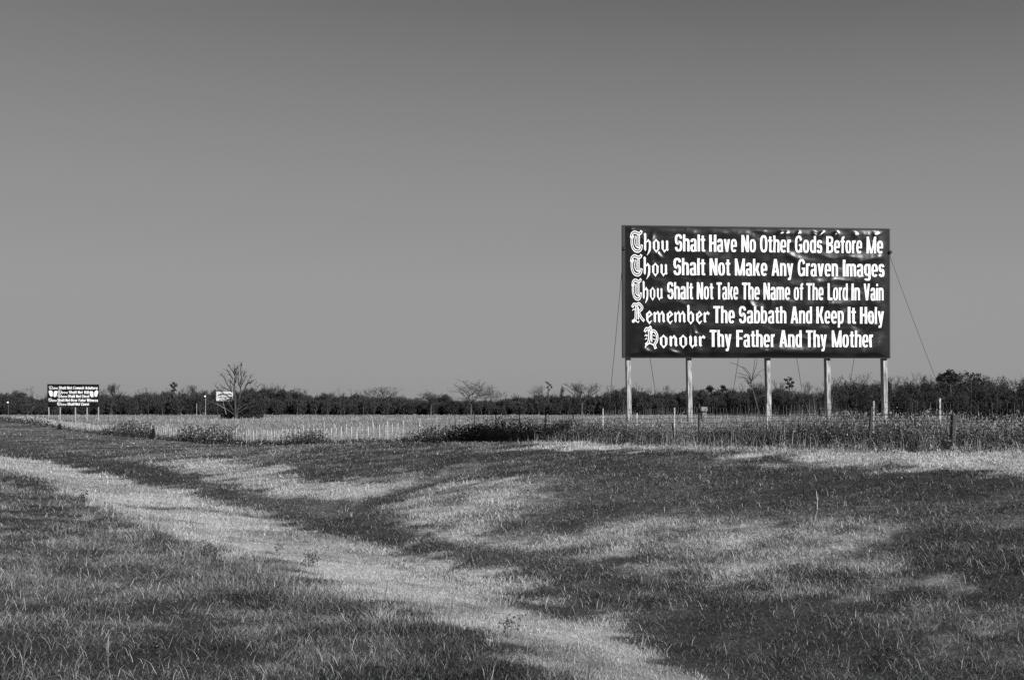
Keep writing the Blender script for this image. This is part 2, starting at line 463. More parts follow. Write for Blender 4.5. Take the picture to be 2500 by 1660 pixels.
# verge
x, y = sample(760000, 5.3, 170)
x2, y2 = sample(260000, 5.3, 15); x3, y3 = sample(420000, 13, 62)
x, y = np.concatenate([x, x2, x3]), np.concatenate([y, y2, y3])
keep = beyond_fence(x, y) < 0.2
x, y = x[keep], y[keep]
u = 0.866 * x + 0.5 * y
jit = rng.normal(0, 0.13, (2, len(x)))
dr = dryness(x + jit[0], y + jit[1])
clump = 0.5 * vnoise(x, y, 0.4, 51, 2) + 0.5 * vnoise(x, y, 0.13, 52, 2)
near = np.clip((5 - u) / 1.2, 0, 1)
foot = np.clip(1 + (beyond_fence(x, y)) / 1.6, 0, 1) * (x > 0)
tuss = np.clip(0.5 + 3.0 * (vnoise(x, y, 0.5, 57, 3) - 0.5), 0, 1)
h = (np.maximum(0.03, 0.0018 * y) + 0.085 * tuss * np.clip(dr + 0.15, 0.1, 0.8) * np.clip(y / 12, 0.5, 1) * (1 - 0.75 * np.clip((u - 4.4) / 0.5, 0, 1) * np.clip((7.0 - u) / 0.6, 0, 1)) + 0.10 * np.exp(-((u - 4.1) / 0.6) ** 2) * vnoise(x, y, 0.6, 56, 2) ** 2 * 2
     + 0.34 * foot * tuss) * (0.5 + clump) * rng.uniform(0.5, 1.4, len(x))
w = np.maximum(0.0028, 0.00044 * y) * rng.uniform(0.6, 1.4, len(x))
tuft = np.clip(0.5 + 3.2 * (0.6 * vnoise(x, y, 0.38, 59, 3) + 0.4 * vnoise(x, y, 1.0, 60, 2) - 0.5), 0, 1)
h = h * (1 - near * 0.55 * (1 - tuft)) * (1 + 0.5 * near * tuft)
tone = dr - 0.02 - 0.24 * near * (0.62 - tuft) + (rng.normal(0, 0.19, len(x)) + 0.6 * (clump - 0.5)) * (1 - 0.5 * dr)
straw = rng.random(len(x)) < (0.04 + 0.10 * dr)
tone = np.where(straw, np.maximum(tone, rng.uniform(0.3, 0.8, len(x))), tone)
lean = np.clip(rng.normal(0.74, 0.24, len(x)), 0.05, 1.0)
tag(link("verge_grass", blade_mesh("verge_grass", x, y, h, w, np.clip(tone, 0, 1), lean), M_grass),
    "short patchy dry and green grass of the roadside verge", "grass", kind="stuff")
# longer bent blades tangled through it
x, y = sample(260000, 5.3, 34)
keep = beyond_fence(x, y) < -0.5
x, y = x[keep], y[keep]; n = len(x)
u = 0.866 * x + 0.5 * y
dr = dryness(x + rng.normal(0, .15, n), y + rng.normal(0, .15, n))
thin = np.clip((u - 4.2) / 0.6, 0, 1) * np.clip((7.0 - u) / 0.8, 0, 1)               # few of them on the worn strip
keep = rng.random(n) < (1 - 0.85 * thin) * np.clip(0.35 + 1.6 * (vnoise(x, y, 0.8, 58, 3) - 0.3), 0.1, 1)
x, y, dr = x[keep], y[keep], dr[keep]; n = len(x)
tone = np.clip(np.where(rng.random(n) < 0.33, dr + rng.uniform(0.15, 0.6, n), dr * rng.uniform(0.05, 0.8, n)), 0, 0.95)
tag(link("tangled_grass", blade_mesh("tangled_grass", x, y, rng.uniform(0.06, 0.19, n), np.maximum(0.0024, 0.00033 * y) * rng.uniform(0.6, 1.3, n), tone, np.clip(rng.normal(0.95, 0.2, n), 0.3, 1.05)), M_grass),
    "longer bent grass blades tangled through the verge", "grass", kind="stuff")

# long bleached straws lying through the near grass
x, y = sample(11000, 5.3, 30)
keep = (beyond_fence(x, y) < -1) & (rng.random(len(x)) < np.clip(0.25 + 1.4 * (vnoise(x, y, 1.6, 61, 2) - 0.35), 0.08, 1))
x, y = x[keep], y[keep]
n = len(x)
tag(link("bleached_straw", blade_mesh("bleached_straw", x, y, rng.uniform(0.08, 0.2, n), np.maximum(0.0028, 0.0003 * y), rng.uniform(0.6, 1.1, n),
    np.clip(rng.normal(0.72, 0.25, n), 0.1, 1.0)), M_grass), "thin bleached straws tangled in the near grass", "straw", kind="stuff")

# low broad leaves among the near grass
x, y = sample(30000, 5.3, 22)
u = 0.866 * x + 0.5 * y
keep = ((u < 4.6) | (u > 6.8)) & (vnoise(x, y, 0.6, 64, 3) > 0.5)
x, y = x[keep], y[keep]; n = len(x)
tag(cloud_obj("broad_leaves", np.stack([x, y, ground_z(x, y) + rng.uniform(0.0, 0.06, n)], 1), np.maximum(0.022, 0.0016 * y), np.where(rng.random(n) < 0.15, rng.uniform(0.3, 0.5, n), rng.uniform(0.05, 0.35, n)), M_weed),
    "low broad leaves scattered among the near grass", "weeds", kind="stuff")

# dark dried stalks fringing the near side of the worn strip
x, y = sample(26000, 8.5, 34)
u = 0.866 * x + 0.5 * y
keep = (rng.random(len(x)) < np.exp(-((u - 4.3) / 0.55) ** 2)) & (vnoise(x, y, 0.7, 62, 2) > 0.52)
x, y = x[keep], y[keep]; n = len(x)
tag(link("dark_stalks", blade_mesh("dark_stalks", x, y, rng.uniform(0.12, 0.42, n) * np.clip(y / 22, 0.6, 1), np.maximum(0.004, 0.0003 * y), rng.uniform(0, 0.22, n), np.clip(rng.normal(0.3, 0.2, n), 0, 0.9)), M_grass),
    "dark dried stalks fringing the near side of the pale strip", "stalks", kind="stuff")

# tall grass of the field
q = rng.uniform(0, 1, 260000) ** 0.8
y = 1 / (1 / 430 + q * (1 / 26 - 1 / 430))
x = rng.uniform(-0.56, 0.56, len(y)) * y
bf = beyond_fence(x, y)
keep = (bf > 0.3)
x, y, bf = x[keep], y[keep], bf[keep]
dr = dryness(x, y)
h = (0.42 + 0.25 * vnoise(x, y, 2.0, 71, 2)) * rng.uniform(0.6, 1.3, len(x))
w = np.maximum(0.008, 0.0004 * y) * rng.uniform(0.7, 1.3, len(x))
tone = np.clip(dr + rng.normal(0, 0.09, len(x)), 0, 1)
tag(link("field_grass", blade_mesh("field_grass", x, y, h, w, tone, np.clip(rng.normal(0.35, 0.2, len(x)), 0, 0.9)), M_field),
    "tall pale dry grass covering the field behind the fence", "field grass", kind="stuff")

def along(path, n):
    path = np.array(path); seg = np.hypot(*(path[1:] - path[:-1]).T); c = np.concatenate([[0], np.cumsum(seg)])
    s = rng.uniform(0, c[-1], n)
    return np.interp(s, c, path[:, 0]), np.interp(s, c, path[:, 1])

# weeds along the fence below the sign: stems ...
x, y = along(RIGHT_RUN[:7], 52000)
off = np.abs(rng.normal(0, 1.0, len(x))) * np.where(rng.random(len(x)) < 0.4, 6.5, 1.6) * np.where(rng.random(len(x)) < 0.12, -0.2, 1)
x = x + off * 0.55; y = y + off * 0.83
mid = np.exp(-((x - 7.0) / 1.6) ** 2)
hm = 0.33 + (0.75 + 0.45 * mid) * vnoise(x, y, 1.1, 81, 3) - 0.25 * (off < 0)
h = hm * rng.uniform(0.35, 1.15, len(x)) * np.where(rng.random(len(x)) < 0.04, 1.35, 1.0)
tone = np.where(rng.random(len(x)) < 0.45, rng.uniform(0.6, 0.95, len(x)), rng.uniform(0, 0.4, len(x)))
st = blade_mesh("stems", x, y, h, rng.uniform(0.004, 0.009, len(x)), tone, np.clip(rng.normal(0.25, 0.16, len(x)), 0, 0.8))
tag(link("dry_weed_stems", st, M_weed), "tall dry weed stems crowding the wire fence under the big sign", "weeds", kind="stuff")
# ... dark leafy brambles at their feet
x, y = along(RIGHT_RUN[:7], 52000)
off = rng.normal(-0.05, 0.75, len(x)); x = x + off * 0.55; y = y + off * 0.83
dens = vnoise(x, y, 1.6, 83, 2)
keep = rng.random(len(x)) < np.clip((dens - 0.2) * 3.2, 0.25, 1)
x, y, dens = x[keep], y[keep], dens[keep]
z = ground_z(x, y) + rng.beta(1.0, 2.0, len(x)) * (0.25 + 0.75 * dens)
tone = np.where(rng.random(len(x)) < 0.04, rng.uniform(0.5, 0.8, len(x)), rng.uniform(0.05, 0.5, len(x)))
cl = cloud_obj("dark_brambles", np.stack([x, y, z], 1), 0.05, tone, M_weed)
tag(cl, "dark leafy brambles at the foot of the fence under the big sign", "brambles", kind="stuff")
# pale dead leaves hanging in them
x, y = along(RIGHT_RUN[:7], 90000)
off = np.abs(rng.normal(0, 2.6, len(x))) - 0.35; x = x + off * 0.55; y = y + off * 0.83
z = ground_z(x, y) + rng.beta(1.6, 1.3, len(x)) * (0.33 + 0.78 * vnoise(x, y, 1.1, 81, 3))
tone = np.where(rng.random(len(x)) < 0.6, rng.uniform(0.55, 0.9, len(x)), rng.uniform(0.05, 0.3, len(x)))
tag(cloud_obj("dead_leaves", np.stack([x, y, z], 1), 0.10, tone, M_weed, aspect=0.13, rise=2.6), "small pale dead leaves hanging in the weeds by the fence", "leaves", kind="stuff")
# fluffy seed heads standing over the fence
x, y = along(RIGHT_RUN[:7], 1500)
off = np.abs(rng.normal(0.5, 1.6, len(x))); x = x + off * 0.55; y = y + off * 0.83
z = ground_z(x, y) + 0.45 + 0.75 * vnoise(x, y, 1.3, 81, 3) * rng.uniform(0.5, 1.1, len(x))
cl = cloud_obj("seed_heads", np.stack([x, y, z], 1), 0.045, rng.uniform(0.5, 0.9, len(x)), M_weed)
tag(cl, "pale fluffy seed heads among the weeds by the fence", "seed heads", kind="stuff")

# dark overgrowth of the fence run that leaves the corner to the left
tx = np.linspace(0.0296, -0.455, 60)
LEFT_RUN = [left_fence(t) for t in tx]
dpx = np.array([CX + t * F for t in tx])
P_, S_, T_ = [], [], []
def overgrow(p0, p1, n, hgt, size, spread=0.5, tone=(0.05, 0.35)):
    t = (rng.uniform(p0, p1, n) - CX) / F
    Y = 24.4 / (0.5 + 0.866 * t); X = t * Y
    o = rng.normal(0, spread, n); X, Y = X + 0.866 * o, Y + 0.5 * o
    k = vnoise(X, Y, 1.5, 91, 2)
    env = np.clip(k * 1.5, 0.15, 1) * np.clip(np.minimum((t * F + CX - p0), (p1 - t * F - CX)) / (0.12 * (p1 - p0)) + 0.2, 0, 1)
    Z = ground_z(X, Y) + rng.beta(1, 1.25, n) * hgt * env
    P_.append(np.stack([X, Y, Z], 1)); S_.append(np.full(n, size)); T_.append(np.where(rng.random(n) < 0.08, rng.uniform(0.5, 0.8, n), rng.uniform(*tone, n)))
overgrow(1095, 1268, 12000, 1.15, 0.07, 0.9, (0.1, 0.5))
overgrow(960, 1150, 9000, 0.9, 0.09, 0.6)
overgrow(560, 1000, 5500, 0.38, 0.10, 0.4)
overgrow(668, 775, 3200, 1.0, 0.11, 0.4)
overgrow(412, 552, 5500, 1.5, 0.13, 0.5)
overgrow(240, 352, 5500, 1.7, 0.16, 0.6)
overgrow(100, 660, 6000, 0.45, 0.15, 0.5)
overgrow(-40, 130, 4500, 1.0, 0.24, 1.4)
V, Q, T = leaf_cloud(np.concatenate(P_), np.concatenate(S_), np.concatenate(T_))
tag(link("fence_overgrowth", np_mesh("fence_overgrowth", V, [Q], T), M_weed), "dark overgrowth along the long wire fence running left", "weeds", kind="stuff")
n = 5200
t = (rng.uniform(120, 1262, n) - CX) / F
Y = 24.4 / (0.5 + 0.866 * t) + rng.normal(0, 0.5, n); X = t * Y
tag(link("fence_stems", blade_mesh("fence_stems", X, Y, rng.uniform(0.4, 1.15, n), np.maximum(0.012, 0.00022 * Y), rng.uniform(0.45, 0.95, n), np.abs(rng.normal(0, 0.1, n))), M_weed),
    "pale dry stems growing through the long wire fence", "weeds", kind="stuff")

# ---------------------------------------------------------------- fences
def t_post(parent, x, y, hgt, m, lean):
    g = gp3(x, y); mb = MB()
    ax = Vector((math.cos(lean[2]), math.sin(lean[2]), 0)); ay = Vector((-ax.y, ax.x, 0)); az = Vector((lean[0], lean[1], 1)).normalized()
    o = g - az * 0.3
    mb.box(o, ax, ay, az, (-0.019, -0.006, 0), (0.019, 0.006, hgt + 0.3))
    mb.box(o, ax, ay, az, (-0.006, 0.0062, 0), (0.006, 0.042, hgt + 0.298))
    for k in range(int(hgt / 0.12)):                      # studs that hold the wire
        mb.box(o, ax, ay, az, (-0.01, -0.016, 0.4 + k * 0.12), (0.01, -0.0062, 0.425 + k * 0.12))
    return mb.build("metal_post", m, parent)

def wire_mesh(parent, pts, hgt, stay, r_h, r_v, m, rows=7):
    mb = MB()
    P = np.array(pts); seg = np.hypot(*(P[1:] - P[:-1]).T); c = np.concatenate([[0], np.cumsum(seg)])
    s = np.arange(0, c[-1], 1.2)
    X, Y = np.interp(s, c, P[:, 0]), np.interp(s, c, P[:, 1]); Z = ground_z(X, Y)
    sag = 0.02 * (vnoise(X, Y, 2.2, 7) - 0.5)
    for zz in list(np.linspace(0.1, hgt - 0.16, rows) ** 1.0) + [hgt - 0.02]:
        mb.tube(np.stack([X, Y, Z + zz + sag * zz * 3], 1), r_h, 3)
    s = np.arange(0, c[-1], stay)
    X, Y = np.interp(s, c, P[:, 0]), np.interp(s, c, P[:, 1]); Z = ground_z(X, Y)
    top = np.where(vnoise(s, s * 0, 2.5, 12) > 0.45, hgt - 0.02, hgt - 0.16) + rng.uniform(-0.03, 0.05, len(s))
    for a in range(len(s)):
        j = rng.normal(0, 0.012)
        mb.tube([(X[a], Y[a], Z[a] + 0.05), (X[a] + j, Y[a], Z[a] + top[a])], r_v, 3)
    return mb.build("wire_mesh", m, parent)

fl = empty("wire_fence", gp3(*CORNER), "long woven wire fence on pale and dark metal posts running left towards the small billboard", "fence")
for px, dark in [(699.4, 0), (722.7, 0), (746.7, 0), (773, 0), (799.5, 0), (830.5, 0), (861, 0), (894.5, 0), (929, 0), (966.8, 0), (1007.8, 0),
                 (1050.6, 1), (1093.5, 1), (1143.4, 1), (1199.4, 1), (1256.7, 1)]:
    X, Y = left_fence((px - CX) / F)
    t_post(fl, X, Y, (1.42 if dark else 1.25) + random.uniform(-0.05, 0.1), M_tdark if dark else M_tpost, (random.uniform(-.03, .03), random.uniform(-.03, .03), random.uniform(-.5, .5)))
X, Y = left_fence((699.4 - CX) / F)
for k in range(1, 30):
    xx, yy = X - 0.5 * 2.9 * k, Y + 0.866 * 2.9 * k
    t_post(fl, xx, yy, 1.15 + random.uniform(-0.1, 0.1), M_tpost, (random.uniform(-.04, .04), random.uniform(-.04, .04), random.uniform(-.5, .5)))
wire_mesh(fl, [left_fence(t) for t in np.linspace(0.0285, -0.10, 12)], 1.15, 0.3, 0.004, 0.004, M_wire)
wm = wire_mesh(fl, [left_fence(t) for t in np.linspace(-0.10, -0.44, 40)], 1.1, 0.8, 0.005, 0.014, M_wirepale)

fr = empty("wire_fence", gp3(*RIGHT_RUN[3]), "woven wire fence overgrown with weeds in front of the big black billboard", "fence")
def right_pt(px):
    t = (px - CX) / F
    for a, b in zip(RIGHT_RUN[:-1], RIGHT_RUN[1:]):
        for s in np.linspace(0, 1, 200):
            X, Y = a[0] + (b[0] - a[0]) * s, a[1] + (b[1] - a[1]) * s
            if X / Y >= t: return X, Y
for px, hg in [(1322, 1.2), (1390, 1.2), (1466.8, 1.05), (1554.8, 1.15), (1767, 1.2), (2012.7, 1.17), (2167.7, 1.2)]:
    t_post(fr, *right_pt(px), hg, M_tpost, (random.uniform(-.025, .025), random.uniform(-.025, .025), random.uniform(-.3, .3)))
wire_mesh(fr, [(p[0], p[1] - 0.1) for p in RIGHT_RUN[:7]], 1.14, 0.16, 0.006, 0.005, M_wire)
for px, hg, rad, ln in [(2196, 0.86, 0.06, 0.02), (2003, 1.05, 0.035, 0.06), (1551, 0.7, 0.03, -0.02)]:
    X, Y = right_pt(px); X, Y = X * (1 - 0.55 / Y), Y - 0.55; g = gp3(X, Y)
    mb = MB(); az = Vector((ln, 0.02, 1))
    mb.tube([g - az * 0.3, g + az * hg * 0.5, g + az * (hg - 0.01), g + az * hg], [rad * 1.08, rad, rad * 0.96, rad * 0.8], 9)
    mb.build("wood_post", M_oldpost, fr)

# pale sack hanging on the fence
X, Y = right_pt(1622)
c = at(1622, 962, Y - 0.1)
sk = empty("sack", c, "pale bulging sack tied round its middle, hung on the fence under the big sign", "sack")
mb = MB()
prof = [(0.30, 0.02), (0.295, 0.07), (0.27, 0.105), (0.22, 0.118), (0.17, 0.10), (0.155, 0.082), (0.13, 0.088), (0.06, 0.092), (0.0, 0.078), (-0.08, 0.055), (-0.14, 0.02)]
vs, fs, n = [], [], 14
for i, (zz, rr) in enumerate(prof):
    for k in range(n):
        a = 2 * math.pi * k / n; r = rr * (1 + 0.10 * math.sin(3 * a + i) + 0.06 * math.sin(7 * a))
        vs.append(c + Vector((r * math.cos(a), r * math.sin(a) * 0.8, zz + 0.012 * math.sin(2 * a + i))))
for i in range(len(prof) - 1):
    for k in range(n): fs.append((i * n + k, (i + 1) * n + k, (i + 1) * n + (k + 1) % n, i * n + (k + 1) % n))
mb.add(vs, fs); mb.add(vs[:n], [tuple(range(n))]); mb.add(vs[-n:], [tuple(range(n))[::-1]])
mb.build("bag", M_sack, sk, True)
mb = MB(); mb.tube([c + Vector((0.088 * math.cos(a), 0.075 * math.sin(a), 0.158)) for a in np.linspace(0, 2 * math.pi, 15)], 0.014, 5)
mb.build("tie", M_strap, sk)
mb = MB(); g = gp3(c.x - 0.14, c.y + 0.02); mb.tube([g - Vector((0, 0, .2)), Vector((c.x - 0.125, c.y + 0.02, c.z + 0.40))], 0.025, 6)
mb.tube([Vector((c.x - 0.125, c.y + 0.02, c.z + 0.33)), c + Vector((0, 0, 0.30))], 0.008, 5)
mb.build("stake", M_darkstem, sk)

# ---------------------------------------------------------------- lettering
def sans_glyph(ch):
    """heavy condensed grotesque, capital height 1 -> (list of (verts, faces), width)"""
    S = []; W_, T_, X, H_ = 0.152, 0.112, 0.75, 1.0
    def poly(*p): S.append(([(a, b, 0) for a, b in p], [tuple(range(len(p)))]))
    def rect(x0, x1, y0, y1): poly((x0, y0), (x1, y0), (x1, y1), (x0, y1))
    def arc(cx, cy, a, b, t0, t1, w=W_, t=T_, n=18, e=2.7):
        V = []
        for k in range(n + 1):
            th = math.radians(t0 + (t1 - t0) * k / n); c, q = math.cos(th), math.sin(th)
            f = (abs(c) ** e + abs(q) ** e) ** (-1 / e)
            V += [(cx + a * c * f, cy + b * q * f, 0), (cx + (a - w) * c * f, cy + (b - t) * q * f, 0)]
        S.append((V, [(2 * k, 2 * k + 1, 2 * k + 3, 2 * k + 2) for k in range(n)]))
    def diag(x0, y0, x1, y1, w=0.18): poly((x0, y0), (x0 + w, y0), (x1 + w, y1), (x1, y1))
    o, u = 0.012, 0.435
    if ch in 'oecdbpqg':
        a, cy, b = u / 2, X / 2, X / 2 + o
        if ch == 'o': arc(a, cy, a, b, 0, 360, n=40)
        if ch == 'e': arc(a, cy, a, b, 0, 318, n=36); rect(W_ * 0.8, u - 0.012, cy - 0.075, cy + 0.03)
        if ch == 'c': arc(a, cy, a, b, 35, 325, n=32)
        if ch == 'd': arc(a, cy, a, b, 0, 360, t=0.11, n=40); rect(u - W_, u, 0, H_)
        if ch == 'b': arc(a, cy, a, b, 0, 360, t=0.11, n=40); rect(0, W_, 0, H_)
        if ch == 'p': arc(a, cy, a, b, 0, 360, t=0.11, n=40); rect(0, W_, -0.24, X)
        if ch == 'g': arc(a, cy + 0.03, a, b - 0.03, 0, 360, t=0.11, n=40); rect(u - W_, u, -0.06, X); arc(a, -0.06, a, 0.185, 0, -155, t=0.11)
        return S, u
    if ch == 's':
        b = 0.245; arc(0.2, X - b + o, 0.2, b, 20, 270, w=0.15, t=0.12); arc(0.2, b - o, 0.2, b, 90, -160, w=0.15, t=0.12); return S, 0.4
    if ch == 'S':
        b = 0.318; arc(0.245, 1 - b + o, 0.245, b, 12, 270, t=0.13); arc(0.245, b - o, 0.245, b, 90, -168, t=0.13); return S, 0.49
    if ch in 'hn':
        rect(0, W_, 0, H_ if ch == 'h' else X); arc(u / 2, X - 0.25 + o, u / 2, 0.25, 0, 150, t=0.13); rect(u - W_, u, 0, X - 0.25 + o + 0.002); return S, u
    if ch == 'm':
        rect(0, W_, 0, X)
        for k in (0, 1): arc(0.20 + 0.245 * k, X - 0.22 + o, 0.2, 0.22, 0, 150, w=0.155, t=0.13); rect(0.245 + 0.245 * k, 0.4 + 0.245 * k, 0, X - 0.22 + o + 0.002)
        return S, 0.645
    if ch == 'u':
        rect(u - W_, u, 0, X); arc(u / 2, 0.25 - o, u / 2, 0.25, 180, 330, t=0.13); rect(0, W_, 0.25 - o - 0.002, X); return S, u
    if ch == 'r': rect(0, W_, 0, X); arc(0.235, X - 0.25 + o, 0.235, 0.25, 165, 82, t=0.15); return S, 0.27
    if ch == 'a':
        arc(0.21, X - 0.225 + o, 0.2, 0.225, 0, 172, t=0.115); rect(0.41 - W_, 0.41, 0, X - 0.225 + o + 0.002); arc(0.2, 0.215 - o, 0.2, 0.225, 80, 300, t=0.11); rect(0.19, 0.41 - W_ + 0.01, 0.325, 0.425); poly((0.40, 0), (0.44, 0), (0.42, 0.08), (0.40, 0.1)); return S, 0.43
    if ch == 'l': rect(0, W_, 0, H_); return S, W_
    if ch == 'I': rect(0, 0.18, 0, H_); return S, 0.18
    if ch == 'i': rect(0, W_, 0, X); rect(0, W_, 0.845, H_); return S, W_
    if ch == 't': rect(0.07, 0.07 + W_, 0.06, 0.94); rect(0, 0.07, X - 0.115, X); rect(0.07 + W_, 0.30, X - 0.115, X); poly((0.07, 0.06), (0.12, 0.0), (0.30, -0.005), (0.30, 0.11), (0.235, 0.12)); return S, 0.3
    if ch == 'f': rect(0.07, 0.07 + W_, 0, 0.8); rect(0, 0.07, X - 0.115, X); rect(0.07 + W_, 0.3, X - 0.115, X); arc(0.29, 0.8, 0.22, 0.2, 180, 90, t=0.12); return S, 0.3
    if ch == 'H': rect(0, 0.18, 0, 1); rect(0.33, 0.51, 0, 1); rect(0.18, 0.33, 0.44, 0.575); return S, 0.51
    if ch == 'N': rect(0, 0.165, 0, 1); rect(0.355, 0.52, 0, 1); diag(0.34, 0, 0.0, 1, 0.18); return S, 0.52
    if ch == 'M': rect(0, 0.15, 0, 1); rect(0.51, 0.66, 0, 1); poly((0.15, 1), (0.0, 1), (0.25, 0), (0.33, 0), (0.33, 0.2)); poly((0.51, 1), (0.66, 1), (0.41, 0), (0.33, 0), (0.33, 0.2)); return S, 0.66
    if ch == 'A': diag(0, 0, 0.18, 1, 0.17); diag(0.38, 0, 0.20, 1, 0.17); rect(0.14, 0.41, 0.2, 0.315); return S, 0.55
    if ch == 'V': diag(0.175, 0, 0, 1, 0.17); diag(0.185, 0, 0.36, 1, 0.17); return S, 0.53
    if ch == 'v': diag(0.14, 0, 0, X, 0.16); diag(0.14, 0, 0.28, X, 0.16); return S, 0.44
    if ch == 'y': diag(0.14, 0.04, 0, X, 0.16); poly((0.09, -0.25), (0.20, -0.25), (0.265, -0.19), (0.44, X), (0.28, X), (0.155, -0.1), (0.06, -0.13), (0.06, -0.245)); return S, 0.44
    if ch == 'K': rect(0, 0.175, 0, 1); diag(0.175, 0.40, 0.35, 1, 0.18); poly((0.375, 0), (0.56, 0), (0.345, 0.62), (0.22, 0.5)); return S, 0.55
    if ch == 'k': rect(0, W_, 0, 1); diag(0.14, 0.30, 0.27, X, 0.17); poly((0.29, 0), (0.46, 0), (0.30, 0.48), (0.19, 0.36)); return S, 0.45
    if ch == 'T': rect(0, 0.46, 0.865, 1); rect(0.14, 0.32, 0, 0.865); return S, 0.46
    if ch == 'L': rect(0, 0.175, 0, 1); rect(0.175, 0.42, 0, 0.135); return S, 0.42
    if ch == 'F': rect(0, 0.175, 0, 1); rect(0.175, 0.43, 0.865, 1); rect(0.175, 0.40, 0.44, 0.57); return S, 0.43
    if ch == 'B': rect(0, 0.175, 0, 1); arc(0.22, 0.745, 0.28, 0.255, -90, 90, t=0.125); arc(0.22, 0.265, 0.3, 0.265, -90, 90, t=0.125); rect(0.17, 0.23, 0.875, 1); rect(0.17, 0.23, 0.0, 0.125); rect(0.17, 0.23, 0.44, 0.56); return S, 0.52
    if ch in 'CG':
        arc(0.255, 0.5, 0.255, 0.512, 28, 332 if ch == 'C' else 345, t=0.14, n=34)
        if ch == 'G': rect(0.37, 0.51, 0.02, 0.5); rect(0.27, 0.37, 0.39, 0.5)
        return S, 0.51
    if ch == 'O': arc(0.26, 0.5, 0.26, 0.512, 0, 360, t=0.14, n=40); return S, 0.52
    if ch == 'W': diag(0.12, 0, 0, 1, 0.15); diag(0.13, 0, 0.25, 1, 0.14); diag(0.40, 0, 0.27, 1, 0.14); diag(0.41, 0, 0.53, 1, 0.15); return S, 0.68
    return S, 0.2

def sans_word(word, x0, x1, base, cap):
    """-> (verts, faces) of the word filling x0..x1 on the baseline, capital height cap"""
    pen, parts = 0.0, []
    for ch in word:
        S, w = sans_glyph(ch)
        parts += [([(v[0] + pen, v[1]) for v in V], Fa) for V, Fa in S]
        pen += w + 0.055
    pen -= 0.055
    sx = (x1 - x0) / pen
    V, Fa = [], []
    for k, (pv, pf) in enumerate(parts):
        b = len(V)
        V += [(x0 + v[0] * sx, base + v[1] * cap, 0.0006 * (k % 7)) for v in pv]
        Fa += [tuple(i_ + b for i_ in f_) for f_ in pf]
    return V, Fa

def strip(pts, wid):
    """a pen stroke of constant or per-point width as one mitred ribbon"""
    pts = [Vector((p[0], p[1])) for p in pts]
    if not hasattr(wid, '__len__'): wid = [wid] * len(pts)
    V, Fa = [], []
    for i, p in enumerate(pts):
        d0 = (p - pts[i - 1]).normalized() if i else (pts[1] - p).normalized()
        d1 = (pts[i + 1] - p).normalized() if i < len(pts) - 1 else d0
        t = (d0 + d1); t = t.normalized() if t.length > 1e-6 else d0
        nrm = Vector((-t.y, t.x)); k = min(1.6, 1 / max(0.5, nrm.dot(Vector((-d0.y, d0.x)))))
        V += [p + nrm * wid[i] * 0.5 * k, p - nrm * wid[i] * 0.5 * k]
    for i in range(len(pts) - 1): Fa.append((2 * i, 2 * i + 1, 2 * i + 3, 2 * i + 2))
    return [(v.x, v.y, 0) for v in V], Fa

def smooth_pts(P, n=6):
    """Catmull-Rom through the points"""
    P = [Vector((p[0], p[1])) for p in P]; out = []
    for i in range(len(P) - 1):
        a, b, c, d = P[max(i - 1, 0)], P[i], P[i + 1], P[min(i + 2, len(P) - 1)]
        for k in range(n):
            t = k / n
            out.append(0.5 * ((2 * b) + (c - a) * t + (2 * a - 5 * b + 4 * c - d) * t * t + (3 * b - a - 3 * c + d) * t ** 3))
    out.append(P[-1])
    return out

def stem(x, y0, y1, w=0.27):
    """upright black-letter stem with pointed ends"""
    d = w * 0.55; h = w / 2
    return ([(x - h, y0 + d, 0), (x + 0.12 * w, y0 - 0.1 * d, 0), (x + h, y0 + d, 0), (x + h, y1 - d * 0.6, 0), (x - 0.1 * w, y1 + 0.15 * d, 0), (x - h * 1.5, y1 - d, 0), (x - h, y1 - d * 1.15, 0)], [(0, 1, 2, 3, 4, 5, 6)])

